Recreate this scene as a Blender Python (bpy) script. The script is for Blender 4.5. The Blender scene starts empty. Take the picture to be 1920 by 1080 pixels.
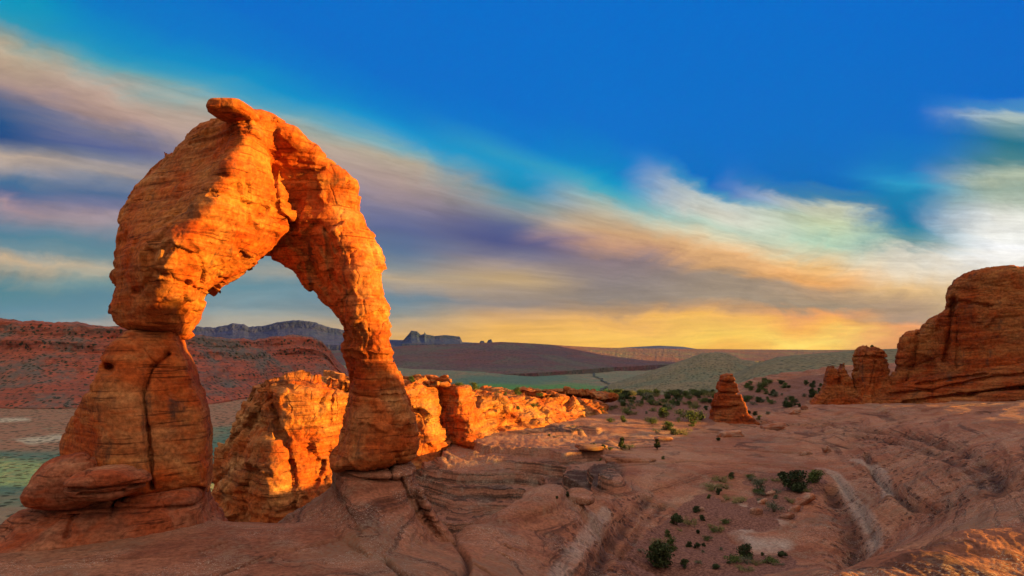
import bpy, math, random
import numpy as np
from math import radians as RAD

# ------------------------------------------------------------------ camera, sky, sun, exposure
SC = bpy.context.scene
COL = SC.collection
F, CX, HY = 1200.0, 960.0, 650.0          # focal length, optical axis and horizon of the photograph (1920 wide)
SUN_AZ, SUN_EL = 100.0, 6.6               # azimuth clockwise from the view axis (+Y)

cam = bpy.data.cameras.new('camera')
cam.lens, cam.sensor_width = 36.0 * F / 1920.0, 36.0
cam.shift_y = (HY - 540.0) / 1920.0
cam.clip_start, cam.clip_end = 0.1, 120000.0
camo = bpy.data.objects.new('camera', cam)
COL.objects.link(camo)
camo.rotation_euler = (RAD(90), 0, 0)
SC.camera = camo
SC.render.engine = 'CYCLES'
SC.cycles.use_denoising = True
SC.cycles.max_bounces = 5
SC.cycles.diffuse_bounces = 3
SC.cycles.volume_bounces = 0
SC.view_settings.view_transform = 'Standard'
SC.view_settings.look = 'None'
SC.view_settings.exposure = 1.7
SC.view_settings.gamma = 1.0

sun = bpy.data.lights.new('sun', 'SUN')
sun.energy, sun.angle, sun.color = 5.0, RAD(0.5), (1.0, 0.52, 0.07)
suno = bpy.data.objects.new('sun', sun)
COL.objects.link(suno)
sdir = (math.sin(RAD(SUN_AZ)) * math.cos(RAD(SUN_EL)), math.cos(RAD(SUN_AZ)) * math.cos(RAD(SUN_EL)), math.sin(RAD(SUN_EL)))
from mathutils import Vector
suno.rotation_euler = Vector(sdir).to_track_quat('Z', 'Y').to_euler()
suno.location = (200, -60, 120)


def lin(c):
    r = []
    for v in c[:3]:
        v /= 255.0
        r.append(v / 12.92 if v <= 0.04045 else ((v + 0.055) / 1.055) ** 2.4)
    return (r[0], r[1], r[2], 1.0)


class NT:
    """small helper for node trees"""
    def __init__(s, tree):
        s.t = tree
        s.n = tree.nodes
        s.l = tree.links

    def new(s, kind, **kw):
        n = s.n.new(kind)
        for k, v in kw.items():
            setattr(n, k, v)
        return n

    def put(s, sock, v):
        if isinstance(v, bpy.types.NodeSocket):
            s.l.new(v, sock)
        elif v is not None:
            if sock.type == 'RGBA' and len(v) == 3:
                v = (*v, 1.0)
            sock.default_value = v

    def m(s, op, a, b=None, c=None, clamp=False):
        n = s.new('ShaderNodeMath', operation=op, use_clamp=clamp)
        for i, v in enumerate((a, b, c)):
            if v is not None:
                s.put(n.inputs[i], v)
        return n.outputs[0]

    def mix(s, f, a, b, blend='MIX'):
        n = s.new('ShaderNodeMix', data_type='RGBA', blend_type=blend)
        n.clamp_factor = True
        s.put(n.inputs[0], f)
        s.put(n.inputs[6], a)
        s.put(n.inputs[7], b)
        return n.outputs[2]

    def mapr(s, v, a, b, c=0.0, d=1.0, smooth=True):
        n = s.new('ShaderNodeMapRange', interpolation_type='SMOOTHSTEP' if smooth else 'LINEAR', clamp=True)
        s.put(n.inputs[0], v)
        for i, x in enumerate((a, b, c, d)):
            s.put(n.inputs[i + 1], x)
        return n.outputs[0]

    def noise(s, vec, scale, detail=5.0, rough=0.55, dist=0.0, lac=2.0):
        n = s.new('ShaderNodeTexNoise')
        s.put(n.inputs['Vector'], vec)
        n.inputs['Scale'].default_value = scale
        n.inputs['Detail'].default_value = detail
        n.inputs['Roughness'].default_value = rough
        n.inputs['Distortion'].default_value = dist
        n.inputs['Lacunarity'].default_value = lac
        return n.outputs[0]

    def vscale(s, vec, sx, sy, sz):
        n = s.new('ShaderNodeVectorMath', operation='MULTIPLY')
        s.put(n.inputs[0], vec)
        n.inputs[1].default_value = (sx, sy, sz)
        return n.outputs[0]

    def comb(s, x, y, z):
        n = s.new('ShaderNodeCombineXYZ')
        for i, v in enumerate((x, y, z)):
            s.put(n.inputs[i], v)
        return n.outputs[0]

    def ramp(s, fac, stops, interp='LINEAR'):
        n = s.new('ShaderNodeValToRGB')
        cr = n.color_ramp
        cr.interpolation = interp
        el = cr.elements
        el[0].position, el[0].color = stops[0][0], stops[0][1]
        el[1].position, el[1].color = stops[-1][0], stops[-1][1]
        for p, c in stops[1:-1]:
            e = el.new(p)
            e.color = c
        s.put(n.inputs[0], fac)
        return n.outputs[0]


def make_world():
    w = bpy.data.worlds.new('World')
    SC.world = w
    w.use_nodes = True
    t = NT(w.node_tree)
    t.n.clear()
    out = t.new('ShaderNodeOutputWorld')
    sky = t.new('ShaderNodeTexSky', sky_type='NISHITA')
    sky.sun_disc = False
    sky.sun_elevation, sky.sun_rotation = RAD(SUN_EL), RAD(SUN_AZ)
    sky.altitude, sky.dust_density = 1400, 2.0
    bg1 = t.new('ShaderNodeBackground')
    bg1.inputs[1].default_value = 0.05
    # cloud streaks: colour columns over azimuth, each a ramp over a coordinate that is constant along a streak
    tc = t.new('ShaderNodeTexCoord')
    sep = t.new('ShaderNodeSeparateXYZ')
    t.l.new(tc.outputs['Generated'], sep.inputs[0])
    dx, dy, dz = sep.outputs
    dyc = t.m('MAXIMUM', dy, 0.12)
    u = t.m('DIVIDE', dx, dyc)               # tan azimuth
    z = t.m('DIVIDE', dz, dyc)               # tan elevation
    U0, Z0 = (1830 - CX) / F, (HY - 600) / F  # where the streaks converge
    A0 = 330.0 / F

    def D(uv):
        q = U0 - uv
        return 0.5 * (q + A0 + math.sqrt((q - A0) ** 2 + 0.02))
    q = t.m('SUBTRACT', U0, u)
    qa = t.m('SUBTRACT', q, A0)
    dd = t.m('MULTIPLY', t.m('ADD', t.m('ADD', q, A0), t.m('SQRT', t.m('ADD', t.m('MULTIPLY', qa, qa), 0.02))), 0.5)
    wv = t.m('DIVIDE', t.m('SUBTRACT', z, Z0), dd)
    # streaky and puffy disturbance of that coordinate
    n1 = t.noise(t.comb(t.m('MULTIPLY', u, 1.3), t.m('MULTIPLY', wv, 16.0), 0.0), 1.0, 5.0, 0.6, 0.4)
    n2 = t.noise(t.comb(t.m('MULTIPLY', u, 4.5), t.m('MULTIPLY', z, 10.0), 3.0), 1.0, 9.0, 0.60, 0.8)
    n3 = t.noise(t.comb(t.m('MULTIPLY', u, 2.2), t.m('MULTIPLY', wv, 60.0), 7.0), 1.0, 4.0, 0.6, 0.3)
    right = t.mapr(u, 0.0, 0.45)
    warp = t.m('ADD', t.m('MULTIPLY', t.m('SUBTRACT', n1, 0.5), t.m('ADD', 0.028, t.m('MULTIPLY', right, 0.01))),
               t.m('MULTIPLY', t.m('SUBTRACT', n2, 0.5), t.m('ADD', 0.045, t.m('MULTIPLY', right, 0.24))))
    wq = t.m('ADD', wv, warp)
    uw = t.m('ADD', u, t.m('MULTIPLY', t.m('SUBTRACT', n2, 0.5), 0.16))
    WMAX = 2.2
    fac = t.m('POWER', t.m('DIVIDE', t.m('ADD', wq, 0.25), WMAX + 0.25, clamp=True), 0.5)

    def tow(px, py):
        uv = (px - CX) / F
        wval = ((HY - py) / F - Z0) / D(uv)
        return min(1.0, max(0.0, (wval + 0.25) / (WMAX + 0.25))) ** 0.5
    cols = [
        (0, [(0, 0, 150, 190), (40, 40, 150, 180), (80, 150, 165, 155), (110, 192, 167, 140), (150, 165, 140, 135), (180, 90, 105, 140), (215, 15, 80, 135), (250, 20, 70, 130), (270, 110, 120, 140), (290, 190, 168, 150), (315, 150, 145, 150), (340, 60, 110, 150), (365, 75, 100, 145), (385, 165, 140, 150), (410, 120, 130, 150), (435, 70, 125, 150), (470, 110, 140, 150), (490, 197, 172, 140), (510, 150, 155, 145), (540, 70, 130, 145), (575, 85, 135, 155), (600, 125, 150, 158), (650, 150, 150, 150)]),
        (190, [(0, 0, 118, 200), (60, 0, 135, 198), (100, 30, 150, 190), (125, 90, 165, 180), (150, 150, 165, 160), (175, 185, 160, 145), (205, 175, 145, 135), (240, 120, 120, 145), (265, 80, 95, 145), (290, 110, 120, 145), (315, 175, 160, 150), (335, 120, 130, 150), (360, 75, 105, 145), (380, 110, 115, 150), (400, 165, 145, 150), (425, 130, 135, 150), (450, 80, 130, 150), (480, 120, 145, 150), (505, 185, 170, 145), (530, 120, 150, 150), (560, 80, 130, 150), (590, 95, 140, 155), (605, 155, 152, 148), (650, 160, 150, 145)]),
        (450, [(0, 0, 108, 204), (100, 0, 120, 204), (150, 10, 145, 200), (185, 70, 160, 190), (210, 150, 170, 165), (240, 182, 160, 145), (280, 170, 150, 145), (330, 130, 125, 145), (380, 150, 140, 148), (430, 100, 120, 148), (480, 110, 140, 150), (505, 150, 155, 150), (535, 95, 140, 155), (575, 125, 150, 158), (600, 165, 162, 148), (650, 190, 165, 135)]),
        (740, [(0, 0, 108, 205), (150, 0, 110, 205), (220, 0, 125, 205), (250, 20, 150, 205), (275, 120, 170, 180), (300, 180, 168, 148), (335, 172, 150, 142), (365, 155, 138, 145), (400, 115, 115, 145), (430, 90, 102, 145), (470, 90, 115, 148), (500, 130, 140, 145), (520, 190, 168, 138), (540, 155, 150, 145), (560, 95, 130, 150), (590, 140, 145, 140), (610, 195, 165, 125), (635, 222, 170, 100), (655, 225, 170, 90)]),
        (960, [(0, 0, 108, 206), (200, 0, 110, 205), (260, 0, 120, 205), (295, 40, 150, 195), (320, 20, 150, 200), (350, 15, 140, 185), (375, 100, 150, 165), (400, 135, 142, 150), (425, 85, 95, 140), (450, 76, 85, 135), (475, 110, 110, 135), (500, 165, 147, 135), (520, 195, 165, 122), (545, 165, 145, 125), (570, 145, 135, 130), (590, 200, 157, 108), (610, 242, 182, 88), (650, 247, 187, 82)]),
        (1150, [(0, 0, 108, 206), (250, 0, 112, 205), (320, 0, 130, 200), (345, 0, 150, 200), (365, 70, 170, 190), (385, 170, 182, 170), (410, 190, 172, 145), (440, 212, 168, 125), (465, 190, 146, 120), (490, 140, 122, 128), (530, 140, 128, 125), (560, 145, 132, 122), (585, 195, 152, 105), (600, 245, 182, 88), (625, 254, 197, 85), (655, 252, 187, 75)]),
        (1350, [(0, 0, 108, 206), (280, 0, 110, 202), (335, 0, 110, 195), (352, 60, 145, 190), (368, 185, 195, 192), (400, 210, 208, 192), (430, 190, 208, 188), (460, 225, 208, 170), (485, 235, 182, 125), (505, 208, 160, 110), (530, 160, 140, 120), (565, 160, 142, 122), (585, 205, 157, 108), (600, 245, 183, 88), (630, 255, 207, 85), (655, 252, 187, 75)]),
        (1550, [(0, 0, 107, 206), (280, 0, 110, 200), (345, 0, 108, 190), (370, 60, 130, 170), (390, 200, 203, 180), (420, 200, 210, 172), (455, 178, 208, 182), (480, 220, 208, 170), (500, 243, 192, 125), (525, 238, 170, 98), (545, 185, 150, 115), (575, 165, 145, 120), (590, 238, 160, 92), (605, 255, 182, 78), (630, 255, 217, 100), (655, 252, 192, 80)]),
        (1700, [(0, 0, 106, 205), (250, 0, 108, 200), (310, 5, 120, 195), (345, 40, 155, 200), (365, 15, 130, 180), (400, 10, 120, 170), (430, 20, 130, 165), (455, 110, 155, 160), (475, 220, 215, 198), (510, 232, 215, 187), (540, 228, 187, 130), (570, 180, 150, 120), (600, 175, 145, 120), (615, 242, 160, 98), (650, 225, 150, 90)]),
        (1900, [(0, 0, 104, 204), (180, 0, 106, 202), (205, 70, 140, 195), (222, 175, 193, 190), (240, 110, 150, 160), (270, 30, 115, 140), (300, 70, 130, 140), (325, 170, 183, 162), (345, 150, 170, 155), (370, 175, 188, 172), (400, 230, 230, 220), (440, 240, 240, 235), (460, 255, 255, 255), (490, 238, 235, 228), (560, 232, 202, 150), (650, 232, 180, 110)]),
    ]
    prev = None
    pc = None
    for px, st in cols:
        r = t.ramp(fac, sorted([(tow(px, y), lin(c)) for y, *c in st], key=lambda a: a[0]))
        if prev is None:
            prev = r
        else:
            prev = t.mix(t.mapr(uw, (pc - CX) / F, (px - CX) / F), prev, r)
        pc = px
    # finer light and dark in the clouds, none in the clear blue
    sepc = t.new('ShaderNodeSeparateColor')
    t.l.new(prev, sepc.inputs[0])
    cloudy = t.mapr(sepc.outputs[0], 0.03, 0.25)
    n4 = t.noise(t.comb(t.m('MULTIPLY', u, 7.0), t.m('MULTIPLY', wv, 26.0), 11.0), 1.0, 8.0, 0.62, 0.9)
    val = t.m('ADD', 1.0, t.m('MULTIPLY', cloudy, t.m('ADD', t.m('MULTIPLY', t.m('SUBTRACT', n3, 0.5), t.m('SUBTRACT', 0.4, t.m('MULTIPLY', right, 0.3))), t.m('MULTIPLY', t.m('SUBTRACT', n4, 0.5), 0.6))))
    n5 = t.noise(t.comb(t.m('MULTIPLY', uw, 5.0), t.m('MULTIPLY', wq, 75.0), 15.0), 1.0, 9.0, 0.62, 1.2)
    n6 = t.noise(t.comb(t.m('MULTIPLY', uw, 12.0), t.m('MULTIPLY', z, 26.0), 19.0), 1.0, 9.0, 0.66, 1.6)
    val = t.m('ADD', val, t.m('MULTIPLY', cloudy, t.m('ADD', t.m('MULTIPLY', t.m('SUBTRACT', n5, 0.5), 0.35), t.m('MULTIPLY', t.m('MULTIPLY', t.m('SUBTRACT', n6, 0.5), right), 0.55))))
    hs = t.new('ShaderNodeHueSaturation')
    hs.inputs['Saturation'].default_value = 1.0
    t.l.new(prev, hs.inputs['Color'])
    front = t.mix(1.0, hs.outputs[0], t.comb(val, val, val), 'MULTIPLY')
    # the part of the sky behind and above the viewer: brightened as unseen fill for the shaded rock, with a glow about the low sun
    dot = t.new('ShaderNodeVectorMath', operation='DOT_PRODUCT')
    t.l.new(tc.outputs['Generated'], dot.inputs[0])
    dot.inputs[1].default_value = sdir
    glow = t.m('POWER', t.m('MAXIMUM', dot.outputs['Value'], 0.0), 5.0)
    back = t.mix(t.mapr(dz, 0.0, 0.9), (0.18, 0.112, 0.075), (0.98, 0.79, 0.67))
    gl = t.new('ShaderNodeMix', data_type='RGBA', blend_type='ADD')
    t.put(gl.inputs[0], 1.0)
    t.put(gl.inputs[6], back)
    t.put(gl.inputs[7], t.mix(glow, (0, 0, 0), (0.6, 0.28, 0.10)))
    back = gl.outputs[2]
    isback = t.mapr(dy, 0.55, 0.15)
    isback = t.m('MAXIMUM', isback, t.mapr(dz, 0.58, 0.8))
    allsky = t.mix(isback, front, back)
    below = t.mapr(dz, -0.02, -0.1)
    allsky = t.mix(below, allsky, (0.16, 0.08, 0.05))
    bg2 = t.new('ShaderNodeBackground')
    t.l.new(allsky, bg2.inputs[0])
    bg2.inputs[1].default_value = 0.308
    t.l.new(t.mix(t.m('MULTIPLY', isback, 0.22), (0.0, 0.0, 0.0), sky.outputs[0]), bg1.inputs[0])
    add = t.new('ShaderNodeAddShader')
    t.l.new(bg1.outputs[0], add.inputs[0])
    t.l.new(bg2.outputs[0], add.inputs[1])
    t.l.new(add.outputs[0], out.inputs[0])


make_world()

# ------------------------------------------------------------------ numeric helpers
def hash3(ix, iy, iz, seed):
    h = (ix.astype(np.uint32) * np.uint32(374761393) + iy.astype(np.uint32) * np.uint32(668265263)
         + iz.astype(np.uint32) * np.uint32(2147483647) + np.uint32((seed * 974634777 + 12345) & 0xffffffff))
    h ^= h >> np.uint32(13)
    h *= np.uint32(1274126177)
    h ^= h >> np.uint32(16)
    h *= np.uint32(2246822519)
    h ^= h >> np.uint32(13)
    return h


_G = np.random.RandomState(5).randn(256, 3)
_G = (_G / np.linalg.norm(_G, axis=1)[:, None]).astype(np.float32)


def pn(x, y, z, seed=0):
    """gradient noise, about -0.7..0.7"""
    x, y, z = (np.asarray(a, np.float32) for a in (x, y, z))
    x, y, z = np.broadcast_arrays(x, y, z)
    ix, iy, iz = np.floor(x), np.floor(y), np.floor(z)
    fx, fy, fz = x - ix, y - iy, z - iz
    ix, iy, iz = ix.astype(np.int64), iy.astype(np.int64), iz.astype(np.int64)
    u, v, w = (f * f * f * (f * (f * 6 - 15) + 10) for f in (fx, fy, fz))
    r = 0
    for a in (0, 1):
        for b in (0, 1):
            for c in (0, 1):
                g = _G[hash3(ix + a, iy + b, iz + c, seed) & np.uint32(255)]
                d = g[..., 0] * (fx - a) + g[..., 1] * (fy - b) + g[..., 2] * (fz - c)
                r = r + d * (u if a else 1 - u) * (v if b else 1 - v) * (w if c else 1 - w)
    return r


def fbm(x, y, z, octv=4, seed=0, gain=0.5, lac=2.03):
    r, a = 0, 1.0
    for o in range(octv):
        r = r + a * pn(x, y, z, seed + o)
        x, y, z, a = x * lac, y * lac, z * lac, a * gain
    return r


def smooth01(a, b, x):
    t = np.clip((x - a) / (b - a), 0, 1)
    return t * t * (3 - 2 * t)


def poly_sdf(poly, X, Y):
    """signed distance, positive inside"""
    P = np.asarray(poly, np.float64)
    d = np.full(X.shape, 1e18)
    inside = np.zeros(X.shape, bool)
    for i in range(len(P)):
        a, b = P[i - 1], P[i]
        e = b - a
        wx, wy = X - a[0], Y - a[1]
        t = np.clip((wx * e[0] + wy * e[1]) / max(1e-12, e @ e), 0, 1)
        d = np.minimum(d, (wx - e[0] * t) ** 2 + (wy - e[1] * t) ** 2)
        c = ((a[1] > Y) != (b[1] > Y)) & (X < (b[0] - a[0]) * (Y - a[1]) / (b[1] - a[1] + 1e-18) + a[0])
        inside ^= c
    d = np.sqrt(d)
    return np.where(inside, d, -d)


def line_dist(line, X, Y):
    P = np.asarray(line, np.float64)
    d = np.full(X.shape, 1e18)
    for a, b in zip(P[:-1], P[1:]):
        e = b - a
        wx, wy = X - a[0], Y - a[1]
        t = np.clip((wx * e[0] + wy * e[1]) / max(1e-12, e @ e), 0, 1)
        d = np.minimum(d, (wx - e[0] * t) ** 2 + (wy - e[1] * t) ** 2)
    return np.sqrt(d)


def rbf(pts, vals, X, Y, smooth=0.0, kind='tps'):
    P = np.asarray(pts, np.float64)
    v = np.asarray(vals, np.float64)
    n = len(P)
    sc = max(1e-6, np.ptp(P))

    def k(r):
        if kind == 'lin':
            return r
        return r * r * np.log(r + 1e-9)
    R = np.sqrt(((P[:, None] - P[None]) ** 2).sum(-1)) / sc
    A = np.zeros((n + 3, n + 3))
    A[:n, :n] = k(R) + np.eye(n) * smooth * (-1 if kind == 'lin' else 1)
    A[:n, n] = 1
    A[:n, n + 1:] = P / sc
    A[n:, :n] = A[:n, n:].T
    c = np.linalg.solve(A, np.concatenate([v, np.zeros(3)]))
    out = np.full(X.shape, c[n])
    out = out + c[n + 1] * X / sc + c[n + 2] * Y / sc
    for i in range(n):
        out += c[i] * k(np.sqrt((X - P[i, 0]) ** 2 + (Y - P[i, 1]) ** 2) / sc)
    return out


def catmull(poly, sub=4, closed=True):
    P = np.asarray(poly, float)
    n = len(P)
    out = []
    for i in range(n if closed else n - 1):
        p = [P[(i + j) % n] if closed else P[min(max(i + j, 0), n - 1)] for j in (-1, 0, 1, 2)]
        for t in np.arange(sub) / sub:
            out.append(0.5 * ((2 * p[1]) + (-p[0] + p[2]) * t + (2 * p[0] - 5 * p[1] + 4 * p[2] - p[3]) * t * t
                              + (-p[0] + 3 * p[1] - 3 * p[2] + p[3]) * t ** 3))
    if not closed:
        out.append(P[-1])
    return np.array(out)


def surface_nets(phi, h):
    """phi > 0 inside; returns vertices in grid units * h and quads"""
    s = phi > 0
    cs = np.zeros(tuple(d - 1 for d in phi.shape), np.uint8)
    for a in (0, 1):
        for b in (0, 1):
            for c in (0, 1):
                cs += s[a:s.shape[0] - 1 + a, b:s.shape[1] - 1 + b, c:s.shape[2] - 1 + c]
    act = (cs > 0) & (cs < 8)
    I, J, K = np.nonzero(act)
    idx = np.full(act.shape, -1, np.int32)
    idx[I, J, K] = np.arange(len(I))
    acc = np.zeros((len(I), 3))
    cnt = np.zeros(len(I))
    for ax in range(3):
        o1, o2 = [q for q in range(3) if q != ax]
        for a in (0, 1):
            for b in (0, 1):
                p = [I, J, K]
                p[o1] = p[o1] + a
                p[o2] = p[o2] + b
                q = list(p)
                q[ax] = q[ax] + 1
                va, vb = phi[tuple(p)], phi[tuple(q)]
                ch = (va > 0) != (vb > 0)
                t = np.where(ch, va / np.where(ch, va - vb, 1), 0)
                base = np.stack([p[0] - I, p[1] - J, p[2] - K], 1).astype(float)
                base[:, ax] += t
                acc += base * ch[:, None]
                cnt += ch
    V = (np.stack([I, J, K], 1) + acc / cnt[:, None]) * h
    quads = []
    for ax in range(3):
        o1, o2 = (ax + 1) % 3, (ax + 2) % 3
        sl0 = [slice(None)] * 3
        sl1 = [slice(None)] * 3
        sl0[ax], sl1[ax] = slice(0, -1), slice(1, None)
        s0, s1 = s[tuple(sl0)], s[tuple(sl1)]
        e = np.stack(np.nonzero(s0 != s1), 1)
        ok = (e[:, o1] > 0) & (e[:, o2] > 0) & (e[:, o1] < phi.shape[o1] - 1) & (e[:, o2] < phi.shape[o2] - 1)
        e = e[ok]
        f = s0[tuple(e.T)]
        cor = []
        for a, b in ((-1, -1), (0, -1), (0, 0), (-1, 0)):
            c = e.copy()
            c[:, o1] += a
            c[:, o2] += b
            cor.append(idx[tuple(c.T)])
        qd = np.stack(cor, 1)
        qd[~f] = qd[~f][:, ::-1]
        quads.append(qd)
    return V, np.concatenate(quads)


def vnormals(V, Q):
    n = np.cross(V[Q[:, 2]] - V[Q[:, 0]], V[Q[:, 3]] - V[Q[:, 1]])
    N = np.zeros_like(V)
    for i in range(4):
        for c in range(3):
            N[:, c] += np.bincount(Q[:, i], n[:, c], len(V))
    return N / (np.linalg.norm(N, axis=1)[:, None] + 1e-12)


def mesh_obj(name, V, faces, mat, parent=None, origin=(0, 0, 0), smooth=True, attrs=None):
    me = bpy.data.meshes.new(name)
    V = np.asarray(V, np.float32) - np.asarray(origin, np.float32)
    Q = np.asarray(faces, np.int32)
    k = Q.shape[1]
    me.vertices.add(len(V))
    me.vertices.foreach_set('co', V.ravel())
    me.loops.add(Q.size)
    me.loops.foreach_set('vertex_index', Q.ravel())
    me.polygons.add(len(Q))
    me.polygons.foreach_set('loop_start', np.arange(len(Q), dtype=np.int32) * k)
    me.polygons.foreach_set('loop_total', np.full(len(Q), k, np.int32))
    me.polygons.foreach_set('use_smooth', np.full(len(Q), smooth))
    me.update(calc_edges=True)
    for an, av in (attrs or {}).items():
        at = me.attributes.new(an, 'FLOAT', 'POINT')
        at.data.foreach_set('value', np.asarray(av, np.float32))
    if mat:
        me.materials.append(mat)
    o = bpy.data.objects.new(name, me)
    COL.objects.link(o)
    if parent is not None:
        o.parent = parent
    else:
        o.location = origin
    return o


def tag(o, label=None, cat=None, group=None, kind=None):
    for k, v in (('label', label), ('category', cat), ('group', group), ('kind', kind)):
        if v:
            o[k] = v
    return o


def empty(name, loc):
    o = bpy.data.objects.new(name, None)
    o.empty_display_size = 0.5
    COL.objects.link(o)
    o.location = loc
    return o


def W(px, py, Y):
    return np.array([(px - CX) / F * Y, Y, (HY - py) / F * Y])

# ------------------------------------------------------------------ materials
def principled(name):
    m = bpy.data.materials.new(name)
    m.use_nodes = True
    t = NT(m.node_tree)
    b = t.n['Principled BSDF']
    b.inputs['Roughness'].default_value = 0.9
    b.inputs['Specular IOR Level'].default_value = 0.15
    return m, t, b


def rock_mat(name, base, dark, light, size=1.0, bump=1.0, varnish=0.6, bed=1.0, tilt=0.0):
    """bedded sandstone; size scales every pattern, dark desert varnish runs down in streaks"""
    m, t, b = principled(name)
    g = t.new('ShaderNodeNewGeometry')
    P = g.outputs['Position']
    if tilt:
        mp = t.new('ShaderNodeMapping')
        mp.inputs['Rotation'].default_value = (0, tilt, 0)
        t.l.new(P, mp.inputs[0])
        P = mp.outputs[0]
    big = t.noise(P, 0.22 / size, 5, 0.6)
    beds = t.noise(t.vscale(P, 0.16 / size, 0.16 / size, 2.6 / size), 1.0, 7, 0.62, 0.35)
    thin = t.noise(t.vscale(P, 0.5 / size, 0.5 / size, 11.0 / size), 1.0, 5, 0.6, 0.2)
    grit = t.noise(P, 5.5 / size, 8, 0.68)
    streak = t.noise(t.vscale(P, 1.1 / size, 1.1 / size, 0.11 / size), 1.0, 5, 0.6, 0.3)
    patch = t.noise(P, 0.6 / size, 6, 0.62, 0.4)
    c = t.mix(t.mapr(beds, 0.36, 0.64), dark, base)
    c = t.mix(t.m('MULTIPLY', t.mapr(big, 0.46, 0.66), 0.75), c, light)
    c = t.mix(t.m('MULTIPLY', t.mapr(thin, 0.5, 0.66), 0.28), c, light)
    c = t.mix(t.m('MULTIPLY', t.mapr(thin, 0.42, 0.35), 0.8), c, tuple(x * 0.35 for x in dark))
    hue = t.noise(t.vscale(P, 0.42 / size, 0.42 / size, 0.62 / size), 1.0, 6, 0.62, 0.5)
    c = t.mix(1.0, c, t.mix(t.mapr(hue, 0.40, 0.54), (1.02, 0.66, 0.45), (1.0, 1.0, 1.0)), 'MULTIPLY')
    c = t.mix(1.0, c, t.mix(t.mapr(hue, 0.52, 0.66), (1.0, 1.0, 1.0), (1.12, 1.38, 1.45)), 'MULTIPLY')
    vmask = t.m('MULTIPLY', t.mapr(streak, 0.55, 0.68), t.mapr(patch, 0.45, 0.6))
    c = t.mix(t.m('MULTIPLY', vmask, varnish), c, (0.055, 0.035, 0.028))
    gv = t.mapr(grit, 0.3, 0.7, 0.6, 1.32)
    c = t.mix(1.0, c, t.comb(gv, gv, gv), 'MULTIPLY')
    t.l.new(c, b.inputs['Base Color'])
    # relief: beds, joints and grain
    v = t.new('ShaderNodeTexVoronoi', feature='DISTANCE_TO_EDGE')
    wn = t.new('ShaderNodeTexNoise')
    t.l.new(P, wn.inputs['Vector'])
    wn.inputs['Scale'].default_value = 1.2 / size
    ad = t.new('ShaderNodeVectorMath', operation='MULTIPLY_ADD')
    t.l.new(wn.outputs[1], ad.inputs[0])
    ad.inputs[1].default_value = (0.9 * size,) * 3
    t.l.new(t.vscale(P, 1.0, 1.0, 0.55), ad.inputs[2])
    t.l.new(ad.outputs[0], v.inputs['Vector'])
    v.inputs['Scale'].default_value = 0.55 / size
    joint = t.m('MULTIPLY', t.mapr(v.outputs['Distance'], 0.0, 0.05), t.mapr(patch, 0.7, 0.4, 0.25, 1.0))
    hgt = t.m('ADD', t.m('MULTIPLY', beds, 0.13 * bed), t.m('MULTIPLY', thin, 0.07 * bed))
    hgt = t.m('ADD', hgt, t.m('MULTIPLY', patch, 0.10))
    hgt = t.m('ADD', hgt, t.m('MULTIPLY', grit, 0.22))
    hgt = t.m('ADD', hgt, t.m('MULTIPLY', joint, 0.12))
    bp = t.new('ShaderNodeBump')
    bp.inputs['Strength'].default_value = 0.9
    bp.inputs['Distance'].default_value = 0.55 * bump * size
    t.l.new(hgt, bp.inputs['Height'])
    t.l.new(bp.outputs[0], b.inputs['Normal'])
    return m


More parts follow.
